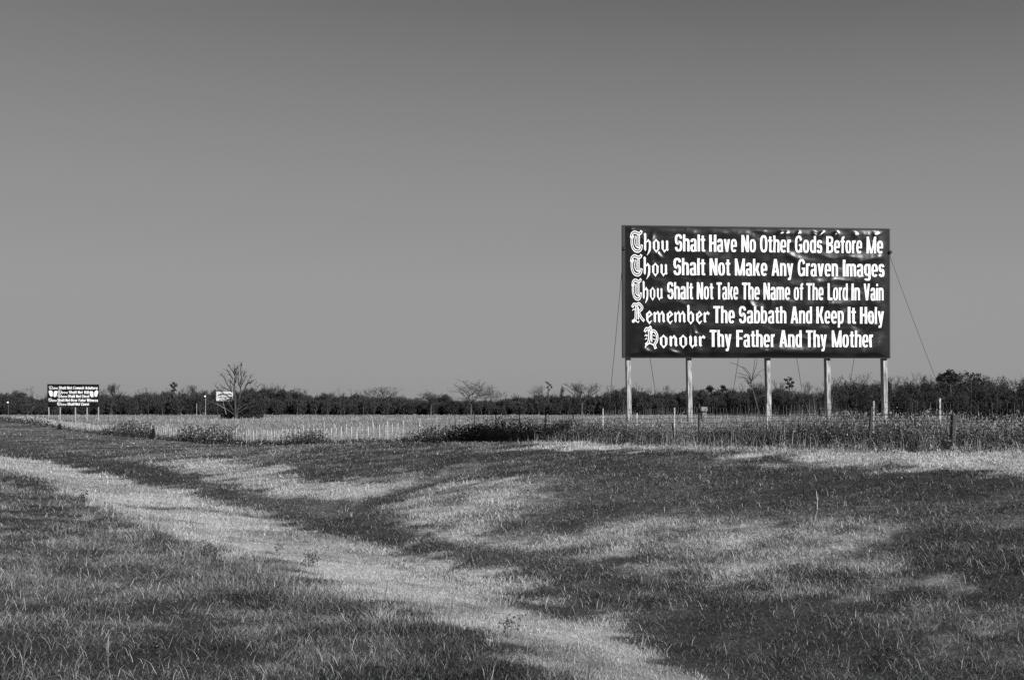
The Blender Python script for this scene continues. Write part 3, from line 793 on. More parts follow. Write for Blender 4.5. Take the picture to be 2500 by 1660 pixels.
def glyph(ch):
    """-> (list of (verts, faces), advance); x-height 1, ascender 1.6"""
    S = []
    if ch == 'h':
        S = [stem(0.22, 0, 1.72), strip([(0.33, 0.8), (0.6, 1.02), (0.78, 0.86)], [0.06, 0.2, 0.2]),
             strip(smooth_pts([(0.8, 0.9), (0.82, 0.4), (0.74, 0.0), (0.45, -0.42)]), [0.26] * 13 + [0.2, 0.16, 0.12, 0.09, 0.06, 0.04])]
        return S, 1.12
    if ch == 'o':
        S = [stem(0.22, 0.1, 0.92), stem(0.8, 0.1, 0.92), strip([(0.2, 0.8), (0.5, 1.06), (0.84, 0.8)], [0.1, 0.16, 0.1]), strip([(0.18, 0.22), (0.52, -0.06), (0.84, 0.22)], [0.1, 0.18, 0.1])]
        return S, 1.12
    if ch == 'u':
        S = [stem(0.22, 0.08, 1.03), stem(0.8, 0.0, 1.03), strip([(0.22, 0.2), (0.46, -0.04), (0.78, 0.25)], [0.12, 0.18, 0.06]), strip([(0.84, 0.16), (1.02, 0.12)], [0.16, 0.03])]
        return S, 1.14
    if ch == 'n':
        S = [stem(0.22, 0, 1.03), stem(0.8, 0.0, 0.9), strip([(0.32, 0.76), (0.6, 1.02), (0.84, 0.8)], [0.06, 0.2, 0.14]), strip([(0.84, 0.16), (1.02, 0.12)], [0.16, 0.03])]
        return S, 1.14
    if ch == 'm':
        S = [stem(0.22, 0, 1.03), stem(0.78, 0.0, 0.9), stem(1.34, 0.0, 0.9), strip([(0.32, 0.76), (0.6, 1.02), (0.82, 0.8)], [0.06, 0.2, 0.14]),
             strip([(0.88, 0.76), (1.16, 1.02), (1.38, 0.8)], [0.06, 0.2, 0.14]), strip([(1.38, 0.16), (1.55, 0.12)], [0.16, 0.03])]
        return S, 1.66
    if ch == 'e':
        S = [stem(0.24, 0.1, 0.92), strip([(0.22, 0.82), (0.52, 1.05), (0.78, 0.8), (0.34, 0.46)], [0.1, 0.18, 0.2, 0.06]), strip([(0.2, 0.22), (0.52, -0.05), (0.84, 0.22)], [0.12, 0.18, 0.04])]
        return S, 0.98
    if ch == 'r':
        S = [stem(0.22, 0, 1.03), strip([(0.32, 0.78), (0.56, 1.0), (0.76, 0.82)], [0.06, 0.18, 0.26]), strip([(0.26, 0.16), (0.46, 0.12)], [0.16, 0.03])]
        return S, 0.84
    if ch == 'b':
        S = [stem(0.22, 0.1, 1.72), stem(0.8, 0.1, 0.92), strip([(0.32, 0.76), (0.56, 1.04), (0.84, 0.8)], [0.06, 0.17, 0.1]), strip([(0.18, 0.22), (0.52, -0.06), (0.84, 0.22)], [0.1, 0.18, 0.1])]
        return S, 1.12
    # outlined capitals, height 1.85
    def dbl(P, gap=0.085, w=0.10):
        P = smooth_pts(P); out = []
        for sg in (-1, 1):
            q = []
            for i, p in enumerate(P):
                t = (P[min(i + 1, len(P) - 1)] - P[max(i - 1, 0)]).normalized()
                q.append(p + Vector((-t.y, t.x)) * gap * sg)
            out.append(strip(q, w))
        for e, s in ((P[0], P[1]), (P[-1], P[-2])):
            t = (e - s).normalized(); nn = Vector((-t.y, t.x))
            out.append(strip([e + nn * (gap + w / 2), e - nn * (gap + w / 2)], w))
        return out
    if ch == 'T':
        S = dbl([(1.42, 0.55), (1.25, 0.12), (0.85, -0.02), (0.4, 0.15), (0.16, 0.6), (0.15, 1.15), (0.3, 1.45)], 0.1) \
            + dbl([(0.06, 1.25), (0.16, 1.62), (0.5, 1.78), (0.95, 1.66), (1.25, 1.7), (1.38, 1.88)], 0.1) \
            + [strip([(0.92, 0.34), (0.92, 1.5)], 0.1), strip([(1.1, 0.3), (1.1, 1.55)], 0.1), strip(smooth_pts([(0.62, 1.45), (0.5, 1.0), (0.55, 0.6), (0.8, 0.35), (1.2, 0.3)]), 0.09), strip([(0.72, 0.55), (0.72, 1.4)], 0.07)]
        return S, 1.62
    if ch == 'R':
        S = dbl([(0.1, 1.5), (0.3, 1.75), (0.62, 1.7), (0.95, 1.8), (1.35, 1.4), (0.95, 1.0), (1.2, 0.5), (1.55, 0.18)], 0.09) \
            + dbl([(0.62, 1.6), (0.55, 0.9), (0.5, 0.35), (0.15, 0.1)], 0.1) \
            + [strip(smooth_pts([(0.05, 0.05), (0.4, 0.22), (0.8, 0.02), (0.95, 0.2)]), 0.1), strip([(0.85, 1.5), (0.85, 0.3)], 0.13), strip([(0.95, 0.95), (0.72, 0.95)], 0.08), strip([(0.1, 1.15), (0.3, 1.3), (0.42, 1.2)], 0.08)]
        return S, 1.75
    if ch == 'H':
        S = dbl([(0.08, 1.45), (0.25, 1.72), (0.5, 1.68), (0.75, 1.9)], 0.09) \
            + dbl([(0.55, 1.55), (0.6, 1.0), (0.5, 0.45), (0.2, 0.2)], 0.1) \
            + dbl([(0.78, 1.35), (1.1, 1.5), (1.45, 1.15), (1.45, 0.6), (1.2, 0.2), (1.3, -0.15)], 0.09) \
            + [strip([(0.86, 1.75), (0.86, 0.45)], 0.12), strip([(0.98, 1.1), (1.25, 1.02)], 0.07), strip([(0.96, 0.75), (1.25, 0.68)], 0.07),
               strip(smooth_pts([(0.1, -0.12), (0.25, 0.2), (0.7, 0.3), (1.1, 0.12)]), 0.11), strip([(0.05, 1.0), (0.2, 1.15), (0.3, 1.0), (0.4, 1.1)], 0.09), strip([(0.1, 0.7), (0.3, 0.8)], 0.09)]
        return S, 1.72
    return [], 0.5

def black_word(word, x0, x1, base, cap):
    """black-letter word fitted to x0..x1; capital height cap"""
    parts, adv = [], 0.0
    for ch in word:
        S, a = glyph(ch)
        parts += [([(v[0] + adv, v[1], 0) for v in V], Fa) for V, Fa in S]
        adv += a
    sx = (x1 - x0) / adv; sy = cap / 1.75
    V, Fa = [], []
    for k, (pv, pf) in enumerate(parts):
        b = len(V)
        V += [(x0 + v[0] * sx, base + v[1] * sy, 0.0004 * (k + 1)) for v in pv]
        Fa += [tuple(i + b for i in f) for f in pf]
    return V, Fa

# ---------------------------------------------------------------- billboards
def crease_field(creases, seed):
    def w(s, t):
        """height of the vinyl over its board at s (m from the left), t (m from the bottom)"""
        s = np.asarray(s, float); t = np.asarray(t, float)
        wx, wy = 0.5 * vnoise(s, t, 0.9, seed + 9, 2), 0.4 * vnoise(s, t, 0.8, seed + 10, 2)
        z = 0.03 + 0.016 * (vnoise(s + wx, t * 3.5 + wy, 0.9, seed, 3) - 0.5) + 0.008 * (vnoise(s * 2.5 + wx, t + wy, 0.5, seed + 2, 2) - 0.5) + 0.03 * (0.5 - np.abs(vnoise(s * 1.2 + wy, t * 1.6 + wx, 0.9, seed + 5, 2) - 0.5) * 2)
        for (a, b, wd, am) in creases:
            dx, dy = b[0] - a[0], b[1] - a[1]; ln = math.hypot(dx, dy)
            q = ((s - a[0]) * dx + (t - a[1]) * dy) / (ln * ln)          # along the fold
            c = ((s - a[0]) * -dy + (t - a[1]) * dx) / ln                # across it
            c = c + 0.25 * wd * np.sin(q * 4 + a[0])
            wv = wd * (0.6 + 0.4 * np.clip(q, 0, 1)) * 1.15
            z = z + 0.95 * am * np.exp(-np.abs(c / wv) ** 2) * np.exp(-((q - 0.5) / 0.55) ** 4 * 1.2)
        return z
    return w

def billboard(name, label, YL, YR, pxl, pyt_l, pyb_l, pxr, pyb_r, rows, creases_zoom, zx0, zx1, zt, zb, post_px, seed, fine, cap_frac, extra=None):
    L = at(pxl, pyb_l, YL); Rr = at(pxr, pyb_r, YR)
    ax = (Rr - L); Wd = ax.length; ax.normalize()
    az = Vector((0, 0, 1)); az = (az - ax * az.dot(ax)).normalized()
    ay = az.cross(ax)                                           # into the board, away from the viewer
    fw = -ay
    H = (pyb_l - pyt_l) / F * YL
    base = Vector(((L.x + Rr.x) / 2, (L.y + Rr.y) / 2, 0)); base.z = float(ground_z(base.x, base.y))
    root = empty(name, base, label, "billboard")
    kA, kW = (1.0, 1.0) if fine else (0.85, 1.4)
    cr = [(((a[0] - zx0) / (zx1 - zx0) * Wd, (zb - a[1]) / (zb - zt) * H), ((b[0] - zx0) / (zx1 - zx0) * Wd, (zb - b[1]) / (zb - zt) * H), wd * kW, am * kA) for a, b, wd, am in creases_zoom]
    hw = crease_field(cr, seed)
    nu, nv = (360, 170) if fine else (120, 60)
    s, t = np.meshgrid(np.linspace(0, Wd, nu), np.linspace(0, H, nv))
    edge = np.minimum(np.clip(np.minimum(s, Wd - s) / 0.45, 0, 1), np.clip(np.minimum(t, H - t) / 0.2, 0, 1)); edge = edge * edge * (3 - 2 * edge)
    def place(s, t, z):
        return np.array(L)[None] + s[:, None] * np.array(ax)[None] + t[:, None] * np.array(az)[None] + z[:, None] * np.array(fw)[None]
    zz = 0.02 + (hw(s, t) - 0.02) * edge
    V = place(s.ravel(), t.ravel(), zz.ravel())
    ix = np.arange(nu * nv).reshape(nv, nu)
    Q = np.stack([ix[:-1, :-1], ix[:-1, 1:], ix[1:, 1:], ix[1:, :-1]], -1).reshape(-1, 4)
    me = np_mesh("banner", V, [Q]); me.polygons.foreach_set("use_smooth", [True] * len(me.polygons))
    banner = link("banner", me, M_vinyl, root)
    # board and its edge
    mb = MB(); e = 0.05 if fine else 0.08
    mb.box(L, ax, ay, az, (-e - 0.05, 0.02, -0.02), (Wd + e, 0.10, H + e))
    for lo, hi in (((-e - 0.05, -0.035, -0.02), (-0.001, 0.018, H + e)), ((Wd + 0.001, -0.03, -0.02), (Wd + e, 0.018, H + e)), ((0.001, -0.035, H + 0.002), (Wd - 0.001, 0.018, H + e)), ((0.001, -0.03, -0.02), (Wd - 0.001, 0.018, -0.001))):
        mb.box(L, ax, ay, az, lo, hi)
    mb.build("frame", M_frame, root)
    # lettering: each row one part of the banner
    cap = cap_frac * H
    for blk, words, zy in rows:
        tb = (zb - zy) / (zb - zt) * H
        f = lambda zx: (zx - zx0) / (zx1 - zx0) * Wd
        bm = bmesh.new()
        sets = [black_word(blk[0], f(blk[1]), f(blk[2]), tb, cap * 1.08)] + [sans_word(wd, f(a), f(b), tb, cap) for wd, a, b in words]
        for Vv, Ff in sets:
            vs = [bm.verts.new(v) for v in Vv]
            for q in Ff:
                try: bm.faces.new([vs[i] for i in q])
                except ValueError: pass
        if fine:
            for k in range(1, int(Wd / 0.07)):
                bmesh.ops.bisect_plane(bm, geom=bm.verts[:] + bm.edges[:] + bm.faces[:], plane_co=(k * 0.07, 0, 0), plane_no=(1, 0, 0))
            y0 = min(v.co.y for v in bm.verts); y1 = max(v.co.y for v in bm.verts)
            for k in range(1, int((y1 - y0) / 0.07) + 1):
                bmesh.ops.bisect_plane(bm, geom=bm.verts[:] + bm.edges[:] + bm.faces[:], plane_co=(0, y0 + k * 0.07, 0), plane_no=(0, 1, 0))
        bmesh.ops.triangulate(bm, faces=bm.faces[:])
        me = bpy.data.meshes.new("lettering"); bm.to_mesh(me); bm.free()
        co = np.zeros(len(me.vertices) * 3); me.vertices.foreach_get("co", co); co = co.reshape(-1, 3)
        ed = np.minimum(np.clip(np.minimum(co[:, 0], Wd - co[:, 0]) / 0.45, 0, 1), np.clip(np.minimum(co[:, 1], H - co[:, 1]) / 0.2, 0, 1)); ed = ed * ed * (3 - 2 * ed)
        zl = 0.02 + (hw(co[:, 0], co[:, 1]) - 0.02) * ed + (0.008 if fine else 0.02) + co[:, 2]
        P = place(co[:, 0], co[:, 1], zl)
        me.vertices.foreach_set("co", P.astype(np.float32).ravel()); me.update()
        o = link("lettering", me, M_letter)
        o.parent = banner
    if extra: extra(root, banner, L, ax, az, fw, Wd, H, hw)
    # posts
    for (pt, pb) in post_px:
        sT = (pt - zx0) / (zx1 - zx0) * Wd; sB = (pb - zx0) / (zx1 - zx0) * Wd
        o = L + ax * sT + ay * 0.185
        T = o + az * (H * 0.92); lean = Vector(((sB - sT) / 2.4, 0, 0))
        g = Vector((o.x, o.y, 0)); g.z = float(ground_z(o.x, o.y)) - 0.5
        mb = MB(); hgt = T.z - g.z
        dn = (ax * (-lean.x) + Vector((0, 0, 1))).normalized()
        bb = o + (-dn) * ((o.z - g.z))
        hw_ = 0.075
        mb.box(bb, ax, ay, dn, (-hw_, -hw_, 0), (hw_, hw_ + 0.11, hgt))
        p = mb.build("post", M_timber if fine else M_timberfar, root)
        bv = p.modifiers.new("bevel", 'BEVEL'); bv.width = 0.008; bv.segments = 2
    return root, L, ax, ay, az, Wd, H

# the big sign, measured on an enlargement of the photograph (columns 95..2240, rows 88..1138)
big_rows = [
    (("Thou", 140, 450), [("Shalt", 492, 735), ("Have", 768, 992), ("No", 1028, 1145), ("Other", 1180, 1432), ("Gods", 1465, 1688), ("Before", 1722, 2018), ("Me", 2055, 2192)], 283),
    (("Thou", 140, 440), [("Shalt", 480, 735), ("Not", 770, 937), ("Make", 975, 1238), ("Any", 1273, 1450), ("Graven", 1487, 1817), ("Images", 1858, 2203)], 474),
    (("Thou", 150, 400), [("Shalt", 430, 637), ("Not", 667, 800), ("Take", 826, 1002), ("The", 1032, 1176), ("Name", 1207, 1424), ("of", 1455, 1531), ("The", 1557, 1698), ("Lord", 1730, 1897), ("In", 1928, 1998), ("Vain", 2030, 2195)], 668),
    (("Remember", 145, 768), [("The", 800, 973), ("Sabbath", 1008, 1392), ("And", 1428, 1602), ("Keep", 1638, 1862), ("It", 1897, 1965), ("Holy", 1998, 2197)], 859),
    (("Honour", 245, 735), [("Thy", 770, 945), ("Father", 985, 1298), ("And", 1335, 1518), ("Thy", 1553, 1723), ("Mother", 1765, 2108)], 1052)]
big_creases = [((1280, 230), (1358, 95), 0.10, 0.036), ((1400, 95), (1392, 200), 0.09, 0.02), ((1500, 95), (1488, 170), 0.08, 0.022), ((1612, 95), (1650, 160), 0.08, 0.022),
               ((1710, 95), (1630, 200), 0.10, 0.034), ((1820, 95), (1765, 180), 0.10, 0.036), ((1950, 95), (1962, 160), 0.09, 0.02), ((2110, 95), (2125, 160), 0.08, 0.02),
               ((785, 1140), (845, 1040), 0.10, 0.040), ((560, 1060), (625, 990), 0.14, 0.032), ((612, 900), (588, 1080), 0.09, 0.022), ((1080, 1140), (1250, 1070), 0.16, 0.03),
               ((1230, 1085), (1800, 1072), 0.2, 0.03), ((1980, 1115), (2260, 1030), 0.26, 0.035), ((1715, 760), (1778, 510), 0.14, 0.028), ((2095, 860), (1980, 985), 0.13, 0.032),
               ((1885, 760), (1790, 900), 0.13, 0.028), ((1390, 290), (1560, 350), 0.15, 0.026), ((2000, 345), (2240, 315), 0.14, 0.024), ((325, 140), (285, 330), 0.12, 0.026),
               ((355, 290), (372, 350), 0.10, 0.026), ((95, 125), (165, 90), 0.07, 0.034), ((120, 1105), (270, 1075), 0.12, 0.02), ((490, 650), (565, 550), 0.11, 0.02),
               ((1285, 620), (1265, 820), 0.11, 0.02), ((640, 880), (668, 1135), 0.13, 0.02), ((220, 1050), (335, 1135), 0.12, 0.02), ((440, 1070), (525, 1138), 0.11, 0.026), ((1070, 630), (1140, 780), 0.11, 0.02),
               ((1130, 112), (1230, 105), 0.05, 0.024), ((580, 100), (610, 92), 0.05, 0.03), ((620, 330), (840, 310), 0.16, 0.014), ((830, 480), (1230, 500), 0.2, 0.014), ((1500, 520), (2180, 500), 0.2, 0.014),
               ((150, 700), (700, 680), 0.2, 0.012), ((1300, 700), (2200, 690), 0.2, 0.012), ((300, 880), (900, 900), 0.2, 0.012), ((1350, 890), (1900, 900), 0.2, 0.014)]
big, BL, bax, bay, baz, bW, bH = billboard("billboard", "large black billboard with five commandment lines in white on five timber posts", 39.6, 40.5, 1441.5, 523, 824, 2049, 825,
    big_rows, big_creases, 95, 2240, 88, 1138, [(127, 137), (616, 626), (1258, 1268), (1750, 1760), (2222, 2232)], 3, True, 0.130)
# cable clamps and guy wires
lc = BL - bax * 0.05 + baz * (bH * 0.83); rc = BL + bax * (bW + 0.05) + baz * (bH * 0.825)
def strand(mb, a, b, sag, r, n=8):
    a, b = Vector(a), Vector(b)
    mb.tube([a.lerp(b, k / n) - Vector((0, 0, sag * 4 * (k / n) * (1 - k / n))) for k in range(n + 1)], r, 5)
def ground_hit(px, py, Y):
    p = at(px, py, Y); p.z = float(ground_z(p.x, p.y)); return p
for c in (lc, rc):
    mb = MB(); mb.tube([c + bay * d for d in (-0.09, -0.07, 0.02, 0.04)], [0.03, 0.062, 0.062, 0.03], 10); mb.tube([c + Vector((0, 0, 0.05)), c + Vector((0, 0, -0.16))], 0.028, 6)
    mb.build("cable_clamp", M_frame, big)
for a, b in [(lc - Vector((0, 0, .12)), ground_hit(1396, 1000, 42)), (rc - Vector((0, 0, .12)), ground_hit(2214, 1000, 42))] + \
        [(BL + bax * (bW * (px - 1441) / 608) + bay * 0.12 + baz * (0.35 * bH), ground_hit(p2, 1000, 43.5)) for px, p2 in ((1483, 1530), (1718, 1672), (1757, 1710), (1820, 1868), (1988, 1938))]:
    mb = MB(); strand(mb, a, b, 0.12 if a.z > 3.2 + BL.z else 0.05, 0.008)
    mb.build("guy_wire", M_cable, big)

# the small sign far off (its own enlargement: columns 215..1820, rows 352..1100)
far_rows = [
    (("Thou", 250, 535), [("Shalt", 560, 800), ("Not", 830, 985), ("Commit", 1015, 1370), ("Adultery", 1400, 1795)], 508),
    (("Thou", 530, 850), [("Shalt", 880, 1130), ("Not", 1165, 1320), ("Kill", 1365, 1515)], 655),
    (("Thou", 530, 830), [("Shalt", 850, 1080), ("Not", 1110, 1265), ("Steal", 1290, 1525)], 790),
    (("Thou", 235, 500), [("Shalt", 520, 745), ("Not", 775, 925), ("Bear", 950, 1150), ("False", 1190, 1415), ("Witness", 1450, 1805)], 925),
    (("Thou", 515, 810), [("Shalt", 835, 1075), ("Not", 1095, 1245), ("Covet", 1280, 1530)], 1055)]
far_creases = [((240, 395), (440, 370), 0.18, 0.16), ((960, 385), (1090, 400), 0.16, 0.14), ((1150, 385), (1400, 375), 0.18, 0.16), ((250, 1030), (500, 1060), 0.2, 0.18),
               ((850, 1080), (1640, 1085), 0.22, 0.18), ((470, 775), (1080, 795), 0.16, 0.14), ((1520, 960), (1820, 990), 0.14, 0.12), ((1090, 1055), (1400, 1080), 0.2, 0.14), ((240, 540), (700, 530), 0.12, 0.08)]
def tablets(root, banner, L, ax, az, fw, Wd, H, hw):
    """the pair of white round-topped tablets on each side"""
    for cx, rows_ in ((380, 1), (1675, -1)):
        mb = MB()
        for sgn in (-1, 1):
            pts = []
            for k in range(13):
                a = math.pi * k / 12
                pts.append((62 * math.cos(a), 100 + 60 * math.sin(a)))
            pts += [(-48, -40), (-20, -95), (44, -80)]
            tilt = -0.22 * sgn
            P = []
            for x_, y_ in pts:
                X_ = cx + sgn * 66 + x_ * math.cos(tilt) - y_ * math.sin(tilt) * 0.6
                Y_ = 690 - y_ * 0.82 + 8 * sgn * rows_
                s_ = (X_ - 215) / (1820 - 215) * Wd; t_ = (1100 - Y_) / (1100 - 352) * H
                P.append(L + ax * s_ + az * t_ + fw * (float(hw(s_, t_)) + 0.03 + 0.004 * sgn))
            mb.add(P, [tuple(range(len(P)))])
        o = mb.build("tablets_emblem", M_letter)
        o.parent = banner
billboard("billboard", "small distant black billboard with white commandment lines between pairs of white tablets", 201, 202, 110.5, 886.5, 937.5, 227, 938,
          far_rows, far_creases, 215, 1820, 352, 1100, [(232, 236), (595, 595), (1078, 1078), (1450, 1450), (1812, 1816)], 17, False, 0.125, tablets)

# white notice board half hidden by the dead tree
NY = 330
nb = at(517, 924, NY); nb.z = float(ground_z(nb.x, nb.y))
nr = empty("notice_board", nb, "white board with faded dark script half hidden behind the dead tree", "sign board")
L = at(498.5, 924, NY); ax = Vector((1, 0.03, 0)).normalized(); ay = Vector((-0.03, 1, 0)).normalized(); az = Vector((0, 0, 1))
nW, nH = 38.5 / F * NY, 21 / F * NY
mb = MB(); mb.box(L, ax, ay, az, (0, 0, 0), (nW, 0.1, nH)); brd = mb.build("board", noise_mat("faded_white_board", 0.36, 0.5, 1.0), nr)
mb = MB()
for row, (t0, t1) in enumerate(((0.60, 0.78), (0.32, 0.44), (0.08, 0.16))):       # worn strokes, too faint to read
    s_ = 0.12 + 0.03 * row
    while s_ < 0.92:
        wl = random.uniform(0.02, 0.07)
        pts = smooth_pts([(s_ * nW, (t0 + random.uniform(0, t1 - t0)) * nH), ((s_ + wl * 0.5) * nW, (t0 + random.uniform(0, t1 - t0)) * nH), ((s_ + wl) * nW, (t0 + random.uniform(0, t1 - t0)) * nH)], 3)
        V, Fa = strip(pts, 0.34 if row == 0 else 0.26)
        mb.add([L + ax * v[0] + az * v[1] - ay * (0.01 + 0.002 * row + 0.0007 * int(s_ * 40)) for v in V], Fa)
        s_ += wl + random.uniform(0.0, 0.03)
o = mb.build("faded_script", M_ink); o.parent = brd
for s_ in (0.08, 0.92):
    mb = MB(); p = L + ax * (nW * s_) + ay * 0.2
    mb.tube([Vector((p.x, p.y, nb.z - 0.3)), Vector((p.x, p.y, p.z + nH * 0.9))], 0.09, 6); mb.build("post", M_oldpost, nr)

# lamp poles at the edge of the wood
for px, pt, pb, Y, lamp, lab in [(473.5, 909, 955, 385, 1, "tall pale pole with a white lamp just left of the white notice board"),
                                 (19, 923, 955, 385, 1, "pale pole with a white round lamp near the left edge of the wood")]:
    g = ground_hit(px, pb, Y); T = at(px + 0.8, pt, Y)
    rt = empty("lamp_pole", g, lab, "lamp pole")
    mb = MB(); mb.tube([g - Vector((0, 0, .3)), T], [0.11, 0.07], 7); mb.build("pole", M_timberfar if px > 100 else M_bark, rt)
    lp = at(px - 1.2, pt + 5, Y)
    mb = MB(); mb.tube([lp + Vector((0, 0, .3)), lp + Vector((0, 0, .22)), lp, lp - Vector((0, 0, .22)), lp - Vector((0, 0, .3))], [.05, .26, .36, .26, .05], 9)
    mb.tube([lp, Vector((T.x, T.y, lp.z + 0.1))], 0.05, 5); mb.build("lamp_head", M_white, rt, True)
g = ground_hit(453.5, 955, 380)
mb = MB(); T = at(453.5, 930, 380)
mb.tube([g - Vector((0, 0, .3)), T - Vector((0, 0, 0.1)), T], [0.10, 0.09, 0.05], 7)
for z_ in (0.9, 0.75, 0.6): mb.tube([g.lerp(T, z_) + Vector((-.22, -.1, 0)), g.lerp(T, z_) + Vector((.22, -.1, 0))], 0.07, 5)
tag(mb.build("marker_post", M_timberfar), "short grey marker post left of the tall pale lamp pole", "post")

# ---------------------------------------------------------------- woods and trees
SKY = [(-120, 905), (0, 904), (30, 902), (60, 906), (82, 920), (100, 921), (120, 908), (180, 906), (238, 911), (275, 906), (308, 915), (336, 906), (392, 904), (420, 906), (470, 902), (518, 902), (574, 894.5), (616, 892), (661, 897),
       (680, 898), (700, 905), (718, 914), (744, 908), (779, 911), (798, 914), (827, 905), (859, 916), (910, 917), (942, 916), (968, 920), (1000, 918), (1026, 909), (1045, 924), (1109, 924), (1150, 922), (1186, 914),
       (1218, 917), (1256, 911), (1294, 910), (1365, 914), (1395, 905), (1416, 898), (1441, 895), (1470, 892), (1484, 901), (1527, 905), (1580, 899), (1605, 899), (1653, 896), (1677, 897), (1717, 902), (1738, 891), (1753, 891),
       (1765, 898), (1781, 891), (1804, 887), (1815, 902), (1845, 903), (1901, 902), (1919, 877), (1941, 875), (1973, 872), (2003, 869), (2028, 877), (2053, 874), (2089, 877), (2110, 871), (2151, 869), (2175, 864), (2210, 864), (2260, 864), (2274, 871),
       (2298, 877), (2309, 873), (2325, 883), (2361, 877), (2480, 872)]
skx = np.array([p[0] for p in SKY]); sky_ = np.array([p[1] for p in SKY])
def wood_dist(px): return np.interp(px, [-120, 1650, 1880, 1930, 2480], [430, 420, 330, 235, 200])
P_, S_, T_ = [], [], []
trunks = MB()
px = -120.0
while px < 2480:
    for layer in range(3):
        p = px + rng.uniform(-6, 6)
        Y = float(wood_dist(p)) * (1 + 0.05 * layer) + rng.uniform(0, 8)
        gz_ = float(ground_z((p - CX) / F * Y, Y))
        Htop = EYE + (HY - np.interp(p, skx, sky_)) / F * Y - gz_
        Hh = Htop * (rng.uniform(0.45, 0.85) if layer == 0 else rng.uniform(0.8, 1.0) if layer == 1 else rng.uniform(0.82, 1.05))
        rad = rng.uniform(9, 17) / F * Y
        cx_ = (p - CX) / F * Y
        nlf = 620
        d = rng.normal(size=(nlf, 3)); d /= np.linalg.norm(d, axis=1)[:, None]
        d *= rng.uniform(0.35, 1.0, nlf)[:, None] ** 0.5
        lob = 1 + 0.25 * np.sin(d[:, 0] * 5 + layer) * np.cos(d[:, 2] * 4 + p)
        pos = np.stack([cx_ + d[:, 0] * rad * lob, Y + d[:, 1] * rad, gz_ + Hh * 0.5 + d[:, 2] * Hh * 0.5], 1)
        P_.append(pos); S_.append(np.full(nlf, 0.56 * Y / 420 * rng.uniform(0.75, 1.15)))
        tb = rng.uniform(0.3, 0.65)
        T_.append(np.clip(tb + rng.normal(0, 0.15, nlf), 0, 1))
        # twigs that fray the skyline
        nt_ = 10
        for _ in range(nt_ if layer == 2 else 3):
            a = Vector((cx_ + rng.normal(0, rad * 0.5), Y, gz_ + Hh * rng.uniform(0.7, 0.95)))
            trunks.tube([a, a + Vector((rng.normal(0, 0.6), rng.normal(0, .4), rng.uniform(0.6, 1.6) * Y / 420))], [0.06 * Y / 420, 0.02], 3, False)
        if layer == 0 and rng.random() < 0.5:
            a = Vector((cx_ + rng.normal(0, rad * 0.5), Y - rad * 1.02, gz_ - 0.2))
            trunks.tube([a, a + Vector((rng.normal(0, .3), 0, Hh * 0.4)), a + Vector((rng.normal(0, .8), 0, Hh * 0.75))], [0.13 * Y / 420, 0.1 * Y / 420, 0.05], 4, False)
    px += rng.uniform(7.5, 11)
def bare_top(px, w, h):
    Y = float(wood_dist(px)) * 1.06; x0 = (px - CX) / F * Y; k = Y / 420
    zt = EYE + (HY - np.interp(px, skx, sky_)) / F * Y
    p = Vector((x0, Y, zt - 1.5 * k)); top = h / F * Y
    for _ in range(int(w)):
        grow(trunks, [], p + Vector((random.uniform(-.5, .5) * w * 0.9 * k, random.uniform(-1, 1), random.uniform(-1, 0.3))), Vector((random.gauss(0, .35), random.gauss(0, .3), 1)).normalized(), top * random.uniform(.4, .62), 0.075 * k, 2, 0.42, 0.5, 3, 0.035 * k)
def grow(mb, tips, p, d, length, rad, depth, spread, up, nchild, rmin):
    """recursive limbs"""
    n = 3; pts = [p]; q = p.copy(); dd = d.copy()
    for i in range(n):
        dd = (dd + Vector((random.gauss(0, .13), random.gauss(0, .13), up * 0.2 + random.gauss(0, .08)))).normalized()
        q = q + dd * length / n; pts.append(q.copy())
    mb.tube(pts, [rad, rad * .88, rad * .76, rad * .62], 4 if depth < 3 else 3, False)
    tips.append((q.copy(), depth))
    if depth <= 0: return
    for k in range(nchild):
        base = pts[-1] if k < 2 else pts[random.choice((1, 2))]
        a = random.uniform(0, 2 * math.pi); side = Vector((math.cos(a), math.sin(a), random.uniform(-0.15, 0.45)))
        nd = (dd * (1 - spread) + side * spread).normalized()
        grow(mb, tips, base, nd, length * random.uniform(0.62, 0.85), max(rad * 0.6, rmin), depth - 1, spread, up, nchild, rmin)

px = -100.0
while px < 2470:
    if not 1000 < px < 1160: bare_top(px, random.uniform(3, 7), random.uniform(10, 22))
    px += random.uniform(8, 34)
PA, SA, TA = np.concatenate(P_), np.concatenate(S_), np.concatenate(T_)
tw_ = rng.random(len(PA)) < 0.55
V1, Q1, T1 = leaf_cloud(PA[~tw_], SA[~tw_], TA[~tw_], aspect=0.9)
V2, Q2, T2 = leaf_cloud(PA[tw_] + np.array([0, -0.4, 0.25]), SA[tw_] * 3.2, np.clip(TA[tw_] + 0.3, 0, 1), aspect=0.12, rise=1.7)
V, Q, T = np.concatenate([V1, V2]), np.concatenate([Q1, Q2 + len(V1)]), np.concatenate([T1, T2])
wood = tag(link("far_wood", np_mesh("far_wood", V, [Q], T), M_wood), "dark belt of dense trees closing the far side of the field", "wood", kind="stuff")
o = trunks.build("twigs_and_stems", M_bark, None); o.parent = wood

